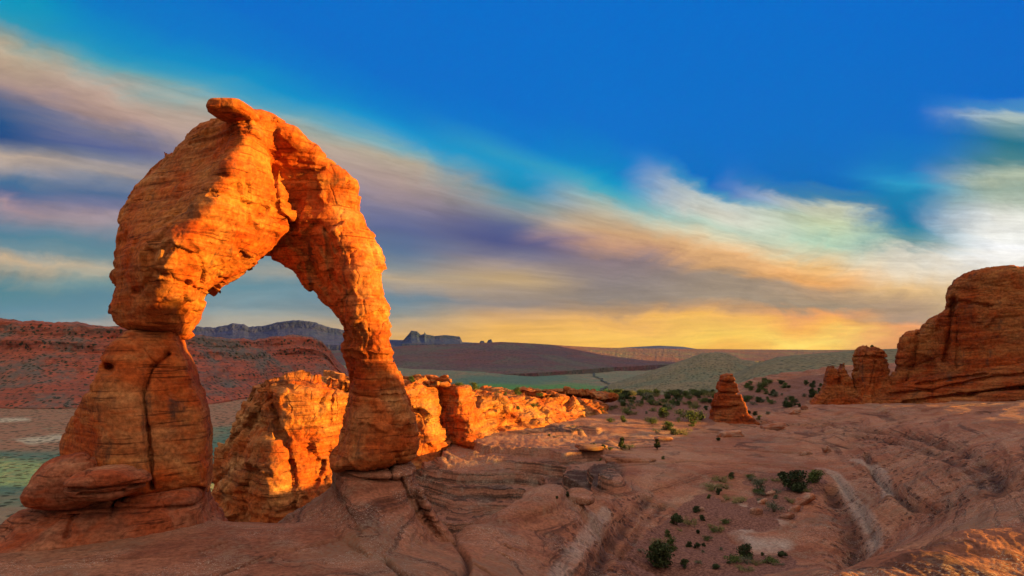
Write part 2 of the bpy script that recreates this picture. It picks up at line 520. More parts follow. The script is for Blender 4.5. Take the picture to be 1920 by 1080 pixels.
def ground_mat():
    m, t, b = principled('slickrock')
    g = t.new('ShaderNodeNewGeometry')
    P = g.outputs['Position']
    att = {}
    for a in ('soil', 'pale', 'pits', 'strata', 'crack'):
        n = t.new('ShaderNodeAttribute')
        n.attribute_name = a
        att[a] = n.outputs['Fac']
    big = t.noise(P, 0.09, 6, 0.62, 0.3)
    mid = t.noise(P, 0.55, 7, 0.65, 0.3)
    grit = t.noise(P, 6.0, 8, 0.7)
    fine = t.noise(P, 22.0, 5, 0.7)
    beds = t.noise(t.vscale(P, 0.045, 0.045, 3.0), 1.0, 7, 0.62, 0.4)
    thin = t.noise(t.vscale(P, 0.06, 0.06, 5.0), 1.0, 6, 0.64, 0.2)
    flow = t.noise(t.vscale(P, 0.35, 1.4, 3.0), 1.0, 7, 0.66, 0.8)
    c = t.mix(t.mapr(beds, 0.38, 0.62), (0.235, 0.088, 0.048), (0.345, 0.142, 0.078))
    c = t.mix(t.m('MULTIPLY', t.mapr(big, 0.45, 0.64), 0.7), c, (0.37, 0.185, 0.105))
    c = t.mix(t.m('MULTIPLY', t.mapr(mid, 0.46, 0.34), 0.6), c, (0.18, 0.062, 0.034))
    c = t.mix(t.m('MULTIPLY', t.mapr(thin, 0.56, 0.68), 0.45), c, (0.42, 0.25, 0.15))
    c = t.mix(t.m('MULTIPLY', t.mapr(thin, 0.44, 0.37), 0.8), c, (0.09, 0.036, 0.022))
    c = t.mix(t.m('MULTIPLY', t.mapr(flow, 0.54, 0.68), 0.45), c, (0.15, 0.062, 0.038))
    c = t.mix(t.m('MULTIPLY', t.m('MULTIPLY', t.mapr(mid, 0.52, 0.62), t.mapr(grit, 0.42, 0.58)), 0.6), c, (0.20, 0.145, 0.095))
    grey = t.m('MULTIPLY', t.mapr(t.noise(P, 0.16, 6, 0.66, 0.5), 0.52, 0.62), t.mapr(grit, 0.40, 0.60))
    c = t.mix(t.m('MULTIPLY', grey, 0.75), c, (0.16, 0.115, 0.08))
    sl = t.noise(t.vscale(P, 0.03, 0.03, 2.6), 1.0, 8, 0.68, 0.2)
    dk = t.mix(t.mapr(sl, 0.44, 0.54), (0.055, 0.028, 0.02), (0.27, 0.12, 0.075))  # bed colours; the dark lines also stand in for ledge shading
    dk = t.mix(t.m('MULTIPLY', t.mapr(mid, 0.52, 0.62), 0.5), dk, (0.22, 0.155, 0.115))
    c = t.mix(t.m('MULTIPLY', att['strata'], 0.97), c, dk)
    c = t.mix(t.m('MULTIPLY', att['crack'], 0.9), c, (0.06, 0.026, 0.018))
    # lichen specks
    lich = t.m('MULTIPLY', t.mapr(fine, 0.55, 0.62), t.mapr(t.noise(P, 0.3, 4, 0.6), 0.46, 0.58))
    c = t.mix(t.m('MULTIPLY', lich, 0.85), c, (0.50, 0.44, 0.36))
    c = t.mix(t.m('MULTIPLY', att['pale'], t.mapr(mid, 0.28, 0.50)), c, (0.40, 0.32, 0.26))
    soil = t.mix(t.mapr(grit, 0.35, 0.65), (0.14, 0.060, 0.042), (0.24, 0.115, 0.08))
    c = t.mix(t.mapr(t.m('ADD', att['soil'], t.m('MULTIPLY', t.m('SUBTRACT', mid, 0.5), 0.9)), 0.40, 0.62), c, soil)
    gv = t.mapr(grit, 0.3, 0.7, 0.62, 1.32)
    c = t.mix(1.0, c, t.comb(gv, gv, gv), 'MULTIPLY')
    pv = t.new('ShaderNodeTexVoronoi')
    t.l.new(t.vscale(P, 1.0, 0.55, 1.3), pv.inputs['Vector'])
    pv.inputs['Scale'].default_value = 2.4
    pvn = t.noise(P, 0.5, 4, 0.6)
    pitm = t.m('MULTIPLY', att['pits'], t.m('MULTIPLY', t.mapr(pv.outputs['Distance'], 0.42, 0.22), t.mapr(pvn, 0.42, 0.55)))
    c = t.mix(t.m('MULTIPLY', pitm, 0.65), c, (0.05, 0.022, 0.016))
    t.l.new(c, b.inputs['Base Color'])
    hgt = t.m('ADD', t.m('MULTIPLY', beds, 0.35), t.m('MULTIPLY', thin, 0.12))
    hgt = t.m('ADD', hgt, t.m('MULTIPLY', flow, 0.25))
    hgt = t.m('ADD', hgt, t.m('MULTIPLY', grit, 0.2))
    hgt = t.m('ADD', hgt, t.m('MULTIPLY', mid, 0.35))
    hgt = t.m('ADD', hgt, t.m('MULTIPLY', fine, 0.03))
    hgt = t.m('SUBTRACT', hgt, t.m('MULTIPLY', pitm, 0.5))
    bp = t.new('ShaderNodeBump')
    bp.inputs['Strength'].default_value = 0.9
    bp.inputs['Distance'].default_value = 0.5
    t.l.new(hgt, bp.inputs['Height'])
    t.l.new(bp.outputs[0], b.inputs['Normal'])
    return m


def far_mat(name, cols, dots=0.5, scale=1.0, bedz=0.12, dotc=(0.03, 0.042, 0.026), dotscale=0.11, zones=()):
    """far slopes: coloured beds, gullies, a peppering of scrub"""
    m, t, b = principled(name)
    g = t.new('ShaderNodeNewGeometry')
    P = g.outputs['Position']
    beds = t.noise(t.vscale(P, 0.0035 / scale, 0.0035 / scale, bedz / scale), 1.0, 6, 0.62, 0.6)
    big = t.noise(P, 0.0065 / scale, 6, 0.62, 0.5)
    mid = t.noise(P, 0.05 / scale, 6, 0.65, 0.4)
    c = t.mix(t.mapr(beds, 0.38, 0.62), cols[0], cols[1])
    c = t.mix(t.mapr(big, 0.47, 0.62), c, cols[2])
    c = t.mix(t.m('MULTIPLY', t.mapr(mid, 0.5, 0.66), 0.6), c, cols[3])
    for an, zc in zones:
        n = t.new('ShaderNodeAttribute')
        n.attribute_name = an
        c = t.mix(t.m('MULTIPLY', n.outputs['Fac'], t.mapr(mid, 0.3, 0.55, 0.45, 1.0)), c, zc)
    if dots:
        v = t.new('ShaderNodeTexVoronoi')
        t.l.new(P, v.inputs['Vector'])
        v.inputs['Scale'].default_value = dotscale / scale
        d = t.m('MULTIPLY', t.mapr(v.outputs['Distance'], 0.42, 0.28), t.mapr(t.noise(P, 0.02 / scale, 5, 0.65), 0.36, 0.50))
        c = t.mix(t.m('MULTIPLY', d, dots), c, dotc)
    t.l.new(c, b.inputs['Base Color'])
    bp = t.new('ShaderNodeBump')
    bp.inputs['Strength'].default_value = 0.9
    bp.inputs['Distance'].default_value = 22.0 * scale
    t.l.new(t.m('ADD', t.m('MULTIPLY', mid, 0.8), t.m('MULTIPLY', beds, 0.6)), bp.inputs['Height'])
    t.l.new(bp.outputs[0], b.inputs['Normal'])
    return m


def leaf_mat(name, a, bcol):
    m, t, b = principled(name)
    b.inputs['Roughness'].default_value = 0.75
    g = t.new('ShaderNodeNewGeometry')
    oi = t.new('ShaderNodeObjectInfo')
    n = t.noise(g.outputs['Position'], 3.0, 3, 0.6)
    c = t.mix(t.mapr(n, 0.35, 0.65), a, bcol)
    c = t.mix(t.m('MULTIPLY', oi.outputs['Random'], 0.5), c, tuple(x * 1.6 for x in bcol))
    t.l.new(c, b.inputs['Base Color'])
    return m


M_ARCH = rock_mat('arch_sandstone', (0.42, 0.118, 0.025), (0.25, 0.062, 0.015), (0.46, 0.20, 0.075), 1.0, 0.5, 0.85)
M_PED = rock_mat('pedestal_sandstone', (0.35, 0.125, 0.062), (0.22, 0.07, 0.036), (0.40, 0.175, 0.095), 1.0, 0.7, 0.4, 0.8)
M_CLIFF = rock_mat('cliff_sandstone', (0.42, 0.14, 0.038), (0.24, 0.075, 0.026), (0.44, 0.20, 0.075), 2.0, 0.9, 0.85)
M_BUTTE = rock_mat('butte_sandstone', (0.33, 0.095, 0.026), (0.19, 0.05, 0.017), (0.36, 0.125, 0.036), 2.2, 0.8, 0.8, 1.0, 0.12)
M_GROUND = ground_mat()
M_BARK = principled('bark')[0]
M_BARK.node_tree.nodes['Principled BSDF'].inputs['Base Color'].default_value = (0.10, 0.07, 0.05, 1)

# ------------------------------------------------------------------ carved rock bodies
class Plane:
    """upright plane through two sight points; local axes s (along), z (up), t (towards the viewer)"""
    def __init__(self, px1, Y1, px2, Y2):
        a = np.array([(px1 - CX) / F * Y1, Y1])
        b = np.array([(px2 - CX) / F * Y2, Y2])
        self.o = a
        self.e = (b - a) / np.linalg.norm(b - a)
        self.n = np.array([self.e[1], -self.e[0]])

    def sz(self, pts, t=0.0):
        out = []
        tt = np.broadcast_to(np.asarray(t, float), (len(pts),))
        for p, ti in zip(pts, tt):
            d = np.array([(p[0] - CX) / F, 1.0])
            Y = (self.o @ self.n + ti) / (d @ self.n)
            q = d * Y - self.o
            out.append((q @ self.e, (HY - p[1]) / F * Y))
        return np.array(out)

    def world(self, L):
        """(s, z, t) -> world"""
        xy = self.o[None] + L[:, :1] * self.e[None] + L[:, 2:3] * self.n[None]
        return np.column_stack([xy, L[:, 1]])


def facets(x, y, z, seed):
    """broken rock: every cell is a tilted flat face"""
    P = np.stack([x, y, z], -1)
    ib = np.floor(P).astype(np.int64)
    best = np.full(len(P), 1e9)
    val = np.zeros(len(P))
    for a in (-1, 0, 1):
        for b in (-1, 0, 1):
            for c in (-1, 0, 1):
                q = ib + np.array([a, b, c])
                h = hash3(q[:, 0], q[:, 1], q[:, 2], seed)
                h2 = hash3(q[:, 2], q[:, 0], q[:, 1], seed + 7)
                off = np.stack([h & np.uint32(1023), (h >> np.uint32(10)) & np.uint32(1023), (h >> np.uint32(20)) & np.uint32(1023)], -1) / 1023.0
                d = P - (q + off)
                d2 = (d ** 2).sum(-1)
                g = _G[h2 & np.uint32(255)]
                v = (d * g).sum(-1) * 1.3 + ((h2 >> np.uint32(9)) & np.uint32(255)) / 255.0 - 0.5
                m = d2 < best
                best = np.where(m, d2, best)
                val = np.where(m, v, val)
    return val


def carve(plane, bodies, h, k_union=0.5, smooth_zone=None, cracks=(), amp=0.16, bed_amp=0.12, size=1.0, seed=1, block=0.0):
    """rock from outlines with a front relief each; returns world vertices, quads"""
    prep = []
    lo = np.array([1e9] * 3)
    hi = -lo
    for bd in bodies:
        cv = np.array([c[2] for c in bd['front']], float)
        cp = plane.sz([c[:2] for c in bd['front']], cv)
        # which depth of the body the outline is seen at: its front or its back edge
        p0 = plane.sz(bd['poly'])
        away = plane.sz(bd['poly'], -1.0) - p0
        tg = np.roll(p0, -1, 0) - np.roll(p0, 1, 0)
        nr = np.stack([tg[:, 1], -tg[:, 0]], 1)
        area = 0.5 * np.sum(p0[:, 0] * np.roll(p0[:, 1], -1) - np.roll(p0[:, 0], -1) * p0[:, 1])
        nr *= np.sign(area) / (np.linalg.norm(nr, axis=1)[:, None] + 1e-9)
        dn = (nr * away).sum(1)
        fe = np.clip(rbf(cp, cv, p0[:, 0], p0[:, 1], 0.0005), cv.min(), cv.max())
        wf = smooth01(-0.06, 0.06, dn)
        te = (wf * (0.55 + 0.3 * (nr[:, 1] > 0.5)) * fe - (1 - wf) * 0.6 * bd['back']) * (0 if bd.get('flat') else 1)
        pl = catmull(plane.sz(bd['poly'], te), 3)
        prep.append((pl, cp, cv, bd))
        lo = np.minimum(lo, [pl[:, 0].min(), pl[:, 1].min(), -bd['back']])
        hi = np.maximum(hi, [pl[:, 0].max(), pl[:, 1].max(), cv.max() + 0.4])
    pad = 4 * h
    lo, hi = lo - pad, hi + pad
    ns = [int(math.ceil((hi[i] - lo[i]) / h)) + 1 for i in range(3)]
    S, Z = np.meshgrid(lo[0] + h * np.arange(ns[0]), lo[1] + h * np.arange(ns[1]), indexing='ij')
    T = (lo[2] + h * np.arange(ns[2])).astype(np.float32)[None, None, :]
    phi = None
    Fmax = None
    for pl, cp, cv, bd in prep:
        d2 = poly_sdf(pl, S, Z)
        Fr = rbf(cp, cv, S, Z, 0.0005)
        Fr = np.clip(Fr, cv.min() - 0.3, cv.max() + 0.3)
        k = bd.get('k', 1.0)
        a = (Fr[..., None].astype(np.float32) - T) * bd.get('fs', 0.8)
        bb = T + bd['back']
        d = np.broadcast_to(d2[..., None].astype(np.float32), a.shape)

        def smin(x, y, kk):
            hh = np.clip(0.5 + 0.5 * (y - x) / kk, 0, 1)
            return y + (x - y) * hh - kk * hh * (1 - hh)
        f = smin(smin(d, a, k), bb, k)
        f += 0.0
        if phi is None:
            phi = f
            Fmax = Fr
        else:
            ku = k_union
            hh = np.clip(0.5 + 0.5 * (phi - f) / ku, 0, 1)
            phi = f + (phi - f) * hh + ku * hh * (1 - hh)
            Fmax = np.maximum(Fmax, np.where(d2 > 0, Fr, -99))
        del f, a, bb, d
    for line, width, depth, front_only in cracks:
        L = plane.sz(line)
        if front_only:
            fl = np.full(len(L), -9.0)
            for pl, cp, cv, bd in prep:
                fl = np.maximum(fl, np.clip(rbf(cp, cv, L[:, 0], L[:, 1], 0.0005), cv.min(), cv.max()) - 9 * (poly_sdf(pl, L[:, 0], L[:, 1]) < -1.0))
            L = plane.sz(line, np.maximum(fl, -1.0) - 0.2)
        wob = 0.5 * width * pn(S / (width * 6), Z / (width * 6), 0 * S, seed + 40)
        g = depth * np.exp(-((line_dist(L, S, Z) + wob) / width) ** 2)
        g = g[..., None].astype(np.float32)
        if front_only:
            g = g * smooth01(-2.2 * size, -0.6 * size, T - Fmax[..., None].astype(np.float32))
        phi = phi - g
    V, Q = surface_nets(phi, h)
    V = V + lo
    del phi
    calm = 0.0
    if smooth_zone:
        calm = smooth01(-0.25, 0.35, poly_sdf(plane.sz(smooth_zone, 1.0), V[:, 0], V[:, 1]))
    V = plane.world(V)
    N = vnormals(V, Q)
    x, y, z = (V / size).T
    dsp = amp * (fbm(x * 0.45, y * 0.45, z * 0.55, 5, seed) + 0.5 * fbm(x * 1.7, y * 1.7, z * 2.2, 3, seed + 9))
    zz = z + 0.25 * fbm(x * 0.25, y * 0.25, z * 0.2, 3, seed + 5)
    bedn = fbm(x * 0.12, y * 0.12, zz * 1.9, 5, seed + 3, 0.62)
    dsp += 0.5 * bed_amp * np.clip(bedn * 2.2, -1, 0.8)
    # sharp thin bedding cuts
    cut = np.abs(pn(x * 0.1, y * 0.1, zz * 1.3, seed + 17))
    dsp -= bed_amp * 1.2 * (1 - smooth01(0.0, 0.055, cut)) * smooth01(-0.1, 0.2, fbm(x * 0.3, y * 0.3, z * 0.3, 2, seed + 21))
    if block:
        w1 = 0.35 * fbm(x * 0.7, y * 0.7, z * 0.7, 3, seed + 61)
        dsp += block * facets(x * 0.42 + w1, y * 0.42, z * 0.4 + w1, seed + 30) + 0.45 * block * facets(x * 1.2 + w1, y * 1.2, z * 1.1, seed + 33)
    dsp = dsp * (1 - 0.55 * calm) + calm * bed_amp * 0.5 * np.clip(bedn * 2.2, -1, 0.8)
    V = V + N * (dsp * size)[:, None]
    return V, Q


def rock_part(name, mat, parent, origin, plane, bodies, h, **kw):
    V, Q = carve(plane, bodies, h, **kw)
    return mesh_obj(name, V, Q, mat, parent, origin)


def rock_thing(name, mat, plane, bodies, h, label, cat, **kw):
    V, Q = carve(plane, bodies, h, **kw)
    o = mesh_obj(name, V, Q, mat, None, (float(V[:, 0].mean()), float(V[:, 1].mean()), float(V[:, 2].min())))
    return tag(o, label, cat)


# ------------------------------------------------------------------ the near ground: one slickrock sheet
CTRL = [  # (px, py, distance)
    # knoll under the arch
    (0, 1024, 22), (0, 1080, 18.2), (-300, 1080, 18), (-300, 1010, 22), (-700, 1060, 20), (200, 1080, 18), (400, 1080, 18),
    (600, 1080, 18), (800, 1080, 18.5), (100, 1010, 23), (200, 1000, 23.5), (300, 985, 24.5), (400, 977, 25.5), (470, 984, 25.5),
    (540, 980, 26.5), (560, 985, 26), (650, 1040, 21), (750, 1040, 21.5), (840, 1015, 29), (700, 960, 27.5),
    # rounded back right of it, down to the basin
    (800, 1022, 27.5), (840, 1001, 30), (900, 976, 33.5), (960, 954, 37.5), (1010, 938, 41), (1060, 920, 47), (1120, 897, 55), (1175, 873, 64), (1130, 935, 46.5), (1080, 950, 41), (1180, 900, 56), (1000, 1000, 31.5),
    (920, 1040, 25), (860, 1045, 24), (1000, 1080, 24), (930, 1080, 21.5), (1060, 1030, 29.5), (1120, 975, 38), (1125, 1010, 34.5), (1070, 1075, 27),
    (1180, 1000, 43), (1150, 1060, 37), (1180, 1080, 36.5),
    # basin floor
    (1250, 1000, 45.5), (1300, 1050, 39), (1400, 1050, 39), (1350, 960, 50.5), (1400, 930, 56), (1450, 1000, 45), (1350, 900, 61), (1230, 960, 50), (1500, 1060, 38.5),
    (1200, 915, 55), (1150, 880, 61), (1250, 870, 66), (1350, 868, 68), (1500, 880, 64), (1470, 925, 55), (1530, 890, 61), (1440, 955, 51),
    # bowl wall right of the basin
    (1560, 900, 60), (1590, 960, 49.5), (1580, 1040, 41), (1620, 945, 50), (1600, 890, 60), (1650, 1000, 42), (1680, 940, 45), (1720, 895, 47), (1780, 860, 48), (1850, 830, 48.5),
    (1920, 820, 47), (1920, 880, 34), (1850, 945, 32), (1780, 1000, 29.5), (1700, 1020, 34), (1640, 1050, 36), (1990, 850, 34), (2200, 800, 40), (2300, 900, 25),
    # bright hump at the lower right corner
    (1920, 982, 14), (1820, 1002, 12.2), (1720, 1026, 10.8), (1600, 1062, 9.6), (1530, 1082, 9.0), (1920, 1080, 10.6), (1750, 1080, 9.5), (2100, 970, 13.6), (2100, 1080, 10.5), (2500, 1010, 13),
    # middle distance
    (1100, 830, 82), (1100, 800, 95), (1200, 800, 95), (1300, 800, 97), (1200, 842, 76), (1400, 800, 97), (1400, 840, 77), (1500, 800, 95), (1500, 840, 76), (1600, 800, 88),
    (1700, 800, 76), (1700, 842, 62), (1600, 842, 71), (1800, 803, 62), (1900, 785, 63), (1600, 766, 104), (1520, 757, 118), (1700, 761, 97), (1800, 764, 86), (1920, 768, 78), (2100, 765, 70),
    (1360, 790, 105), (1400, 762, 130), (1300, 764, 130), (1250, 750, 150), (1200, 744, 165), (1100, 748, 150), (1150, 770, 120), (1450, 738, 170), (1500, 722, 220), (1350, 744, 160), (1560, 720, 220), (1650, 715, 220),
    (1700, 757, 122), (1600, 763, 128), (1520, 756, 136), (1800, 756, 112), (1920, 753, 104), (2100, 750, 100),
    (1050, 770, 118), (1180, 786, 104), (1280, 786, 106),
    # ravine, far side
    (800, 880, 72), (800, 930, 66), (850, 985, 58), (900, 962, 61), (950, 932, 64), (950, 862, 73), (1000, 905, 67), (1050, 862, 71), (1000, 830, 80), (1000, 802, 94),
    (900, 825, 82), (1050, 905, 63), (830, 850, 78), (1080, 785, 108), (1110, 880, 68),
]
WORLD_PTS = [  # hidden or outside the frame (x, y, z)
    (-6, 52, -20),
    (-13.5, 33, -12), (-11, 40, -20), (-20, 45, -23), (-24, 62, -25), (-14, 62, -22), (-8, 40, -15), (-6, 45, -18), (-28, 34, -14), (-45, 40, -20), (-30, 80, -26), (-50, 62, -19),
    (-45, 28, -9), (-60, 70, -22), (-90, 60, -24), (-70, 110, -48), (-40, 110, -42), (-100, 120, -60), (-130, 200, -85), (-60, 200, -85), (-150, 60, -40), (0, 200, -60), (20, 230, -70), (-10, 150, -30), (-15, 115, -13), (40, 290, -80), (120, 300, -40), (-20, 300, -90), (-150, 280, -95),
    (0, 3, -2.4), (-6, 8, -4.2), (0, 9, -4.8), (-8, 14, -6.0), (4, 7.5, -3.3), (8, 6.5, -3.4), (12, 7, -3.7), (3, 13, -6.8), (3, 19, -8.6), (7.5, 15, -6.6), (8.5, 18, -7.8), (9, 24, -9.4), (12, 17, -6.0), (16, 16, -5.0), (20, 11, -4.2), (28, 7, -2.6), (28, 22, -5.0), (40, 20, -3.5), (45, 5, -1.2), (55, 45, -6.0), (60, 30, -3), (60, 54, -7.5), (62, 68, -7), (90, 60, -5), (100, 50, -4), (110, 100, -7), (-20, 5, -6), (-10, -10, -4), (20, -20, -3), (60, -30, -2), (0, -60, -3), (-60, -30, -10), (120, 20, -1), (140, 33, -1.5), (200, 60, 0), (150, 150, -4), (250, 200, -10), (200, -60, 0), (-200, 0, -40), (0, -200, -10), (-150, -150, -30), (150, -200, -5), (300, 0, 0), (80, 140, -6), (70, 200, -12),
]


def ground_base(x, y):
    return rbf(_gp, _gv, x, y, 2e-6)


for _px, _py, _Y in ((800, 1022, 27.5), (840, 1001, 30), (900, 976, 33.5), (960, 954, 37.5), (1010, 938, 41), (1060, 920, 47)):
    for _d, _drop in ((3.5, 3.2), (8.0, 5.0)):
        _p = W(_px, _py, _Y + _d)
        WORLD_PTS.append((_p[0], _p[1], _p[2] - _drop))
_c = np.array([W(*p) for p in CTRL] + [np.array(p, float) for p in WORLD_PTS])
_gp, _gv = _c[:, :2], _c[:, 2]

fr_px = np.arange(-420, 2350, 2.0)
az = np.arctan((fr_px - CX) / F)
step = RAD(2.0)
rest = np.arange(az[-1] + step, az[0] + 2 * math.pi - step * 0.5, step)
azs = np.concatenate([az, rest])
NF = len(az)
NR = 760
RR = 3.0 * (330.0 / 3.0) ** (np.arange(NR) / (NR - 1))
DX, DY = np.sin(azs), np.cos(azs)
GX = DX[:, None] * RR[None]
GY = DY[:, None] * RR[None]
# coarse solve, then linear upsampling (the base shape is smooth)
ci = np.concatenate([np.arange(0, NF, 6), [NF - 1], np.arange(NF, len(azs))])
ri = np.unique(np.concatenate([np.arange(0, NR, 4), [NR - 1]]))
cb = ground_base(GX[np.ix_(ci, ri)], GY[np.ix_(ci, ri)])
tmp = np.empty((len(ci), NR))
for i in range(len(ci)):
    tmp[i] = np.interp(np.arange(NR), ri, cb[i])
GZ = np.empty(GX.shape)
for j in range(NR):
    GZ[:, j] = np.interp(np.arange(len(azs)), ci, tmp[:, j])


def bump2(x, y, cx, cy, rx, ry):
    return np.exp(-((x - cx) / rx) ** 2 - ((y - cy) / ry) ** 2)


# unseen rise added right of the frame, its crest shaped to shade the foot of the arch
rim = smooth01(50, 60, GX) * (1 - smooth01(66, 90, GX)) * smooth01(5.7, 6.7, GY + 0.4 * pn(GX * .3, GY * .3, 0 * GX, 3)) * (1 - smooth01(30, 42, GY))
shade_rim_top = np.interp(GY, [5, 12.6, 15.2, 22, 35], [10.2, 10.0, 7.2, 3.5, 0.0]) + 0.9 * fbm(GX * 0.25, GY * 0.35, 0 * GX, 3, 77)
GZ = GZ * (1 - rim) + np.maximum(GZ, shade_rim_top) * rim
fx, fy = GX.astype(np.float32), GY.astype(np.float32)
PXg = CX + F * GX / np.maximum(GY, 0.1)
PYg = HY - F * GZ / np.maximum(GY, 0.1)
knoll = np.exp(-(((GX + 9) / 13) ** 2 + ((GY - 20) / 9) ** 2))
hump = smooth01(-8, 30, poly_sdf([(1500, 1090), (1600, 1055), (1720, 1020), (1820, 998), (1920, 975), (2500, 960), (2500, 1300), (1400, 1300)], PXg, PYg)) * (GY > 2) * (GY < 22)
n_lo = fbm(fx * 0.05, fy * 0.05, 0 * fx, 4, 11)
n_mid = fbm(fx * 0.22, fy * 0.22, 0 * fx, 5, 23)
n_hi = fbm(fx * 1.1, fy * 1.1, 0 * fx, 4, 31)
near = 1 - smooth01(40, 120, RR)[None]
bowl = smooth01(-30, 40, poly_sdf([(1130, 870), (1300, 845), (1500, 800), (1700, 785), (1920, 765), (2300, 760), (2300, 990), (1900, 985), (1600, 1070), (1480, 1100), (1050, 1100), (860, 1060), (860, 1005), (1000, 945)], PXg, PYg)) * (GY > 8)
soft = (1 - 0.75 * knoll) * (1 - 0.6 * bowl) * (1 - 0.85 * hump)
GZ = GZ + 0.7 * n_lo * smooth01(25, 60, RR)[None] * soft + 0.30 * n_mid * soft + 0.06 * n_hi * near
# ledges where beds come out
zz = GZ + 0.7 * fbm(fx * 0.03, fy * 0.03, 0 * fx, 3, 41) + 0.06 * fx * 0.3


def ledges(z, period, sharp):
    q = z / period
    fl = np.floor(q)
    fr = q - fl
    return (fl + smooth01(0.5 - sharp, 0.5 + sharp, fr)) * period - z


pat = smooth01(-0.15, 0.25, fbm(fx * 0.04, fy * 0.04, 0 * fx, 3, 51))
GZ = GZ + (0.75 * ledges(zz, 0.9, 0.18) + 0.5 * ledges(zz + 0.21, 0.37, 0.2)) * (1 - 0.85 * knoll) * (0.25 + 0.75 * pat) * (1 - 0.8 * hump) * (1 - 0.55 * bowl)
# wind-cut ripples across the bright hump
GZ = GZ + hump * (0.05 * fbm(fx * 1.6, fy * 0.55 + fx * 0.3, 0 * fx, 4, 61) + 0.06 * fbm(fx * 5, fy * 2, 0 * fx, 3, 63))
PYg = HY - F * GZ / np.maximum(GY, 0.1)


def hit(px, py):
    """where the sight line of a pixel meets the near ground"""
    j = int(round((px - fr_px[0]) / 2.0))
    j = min(max(j, 0), NF - 1)
    pr = HY - F * GZ[j] / GY[j]
    run = np.minimum.accumulate(np.where(RR > 5, pr, 1e9))
    ok = np.nonzero((run <= py) & (RR > 5))[0]
    if len(ok) == 0:
        k = int(np.argmin(pr))
    else:
        k = ok[0]
    return np.array([GX[j, k], GY[j, k], GZ[j, k]])


def on_ground(line):
    return np.array([hit(*p)[:2] for p in catmull(line, 4, False)])


WPX = 30 * fbm(fx * 0.16, fy * 0.16, 0 * fx, 5, 81, 0.6)
WPY = 16 * fbm(fx * 0.16, fy * 0.16, 0 * fx + 9, 5, 82, 0.6)


def pxmask(poly, soft_px, warp=1.0):
    return smooth01(-soft_px, soft_px, poly_sdf(catmull(poly, 3), PXg + warp * WPX, PYg + warp * WPY)) * (GY > 8)


far_ok = (RR[None] > 30)
soil = np.zeros(GX.shape)
for po in ([(1140, 1078), (1200, 1010), (1250, 975), (1290, 945), (1330, 925), (1400, 950), (1450, 985), (1360, 1000), (1400, 1030), (1480, 1045), (1485, 1065), (1400, 1084), (1250, 1090)],
           [(1400, 962), (1412, 905), (1470, 885), (1552, 882), (1525, 940), (1490, 965), (1450, 972)],
           [(1100, 765), (1120, 742), (1200, 738), (1345, 738), (1345, 785), (1300, 810), (1250, 800), (1180, 785)],
           [(1400, 765), (1390, 735), (1460, 712), (1560, 705), (1530, 745), (1500, 758)]):
    soil = np.maximum(soil, pxmask(po, 10) * far_ok)
pale = pxmask([(1345, 950), (1420, 945), (1455, 975), (1400, 1000), (1480, 1010), (1475, 1035), (1420, 1028), (1350, 985)], 12) * far_ok * 0.9
wob = 0.9 * fbm(fx * 0.11, fy * 0.11, 0 * fx, 4, 83)
fsel = np.nonzero((azs > RAD(-42)) & (azs < RAD(48)))[0]
sub = (slice(int(fsel[0]), NF), slice(int(np.searchsorted(RR, 14)), int(np.searchsorted(RR, 150))))


def near_line(line):
    d = np.full(GX.shape, 99.0)
    d[sub] = line_dist(on_ground(line), GX[sub] + 0.35 * wob[sub], GY[sub] + 0.8 * wob[sub])
    return d


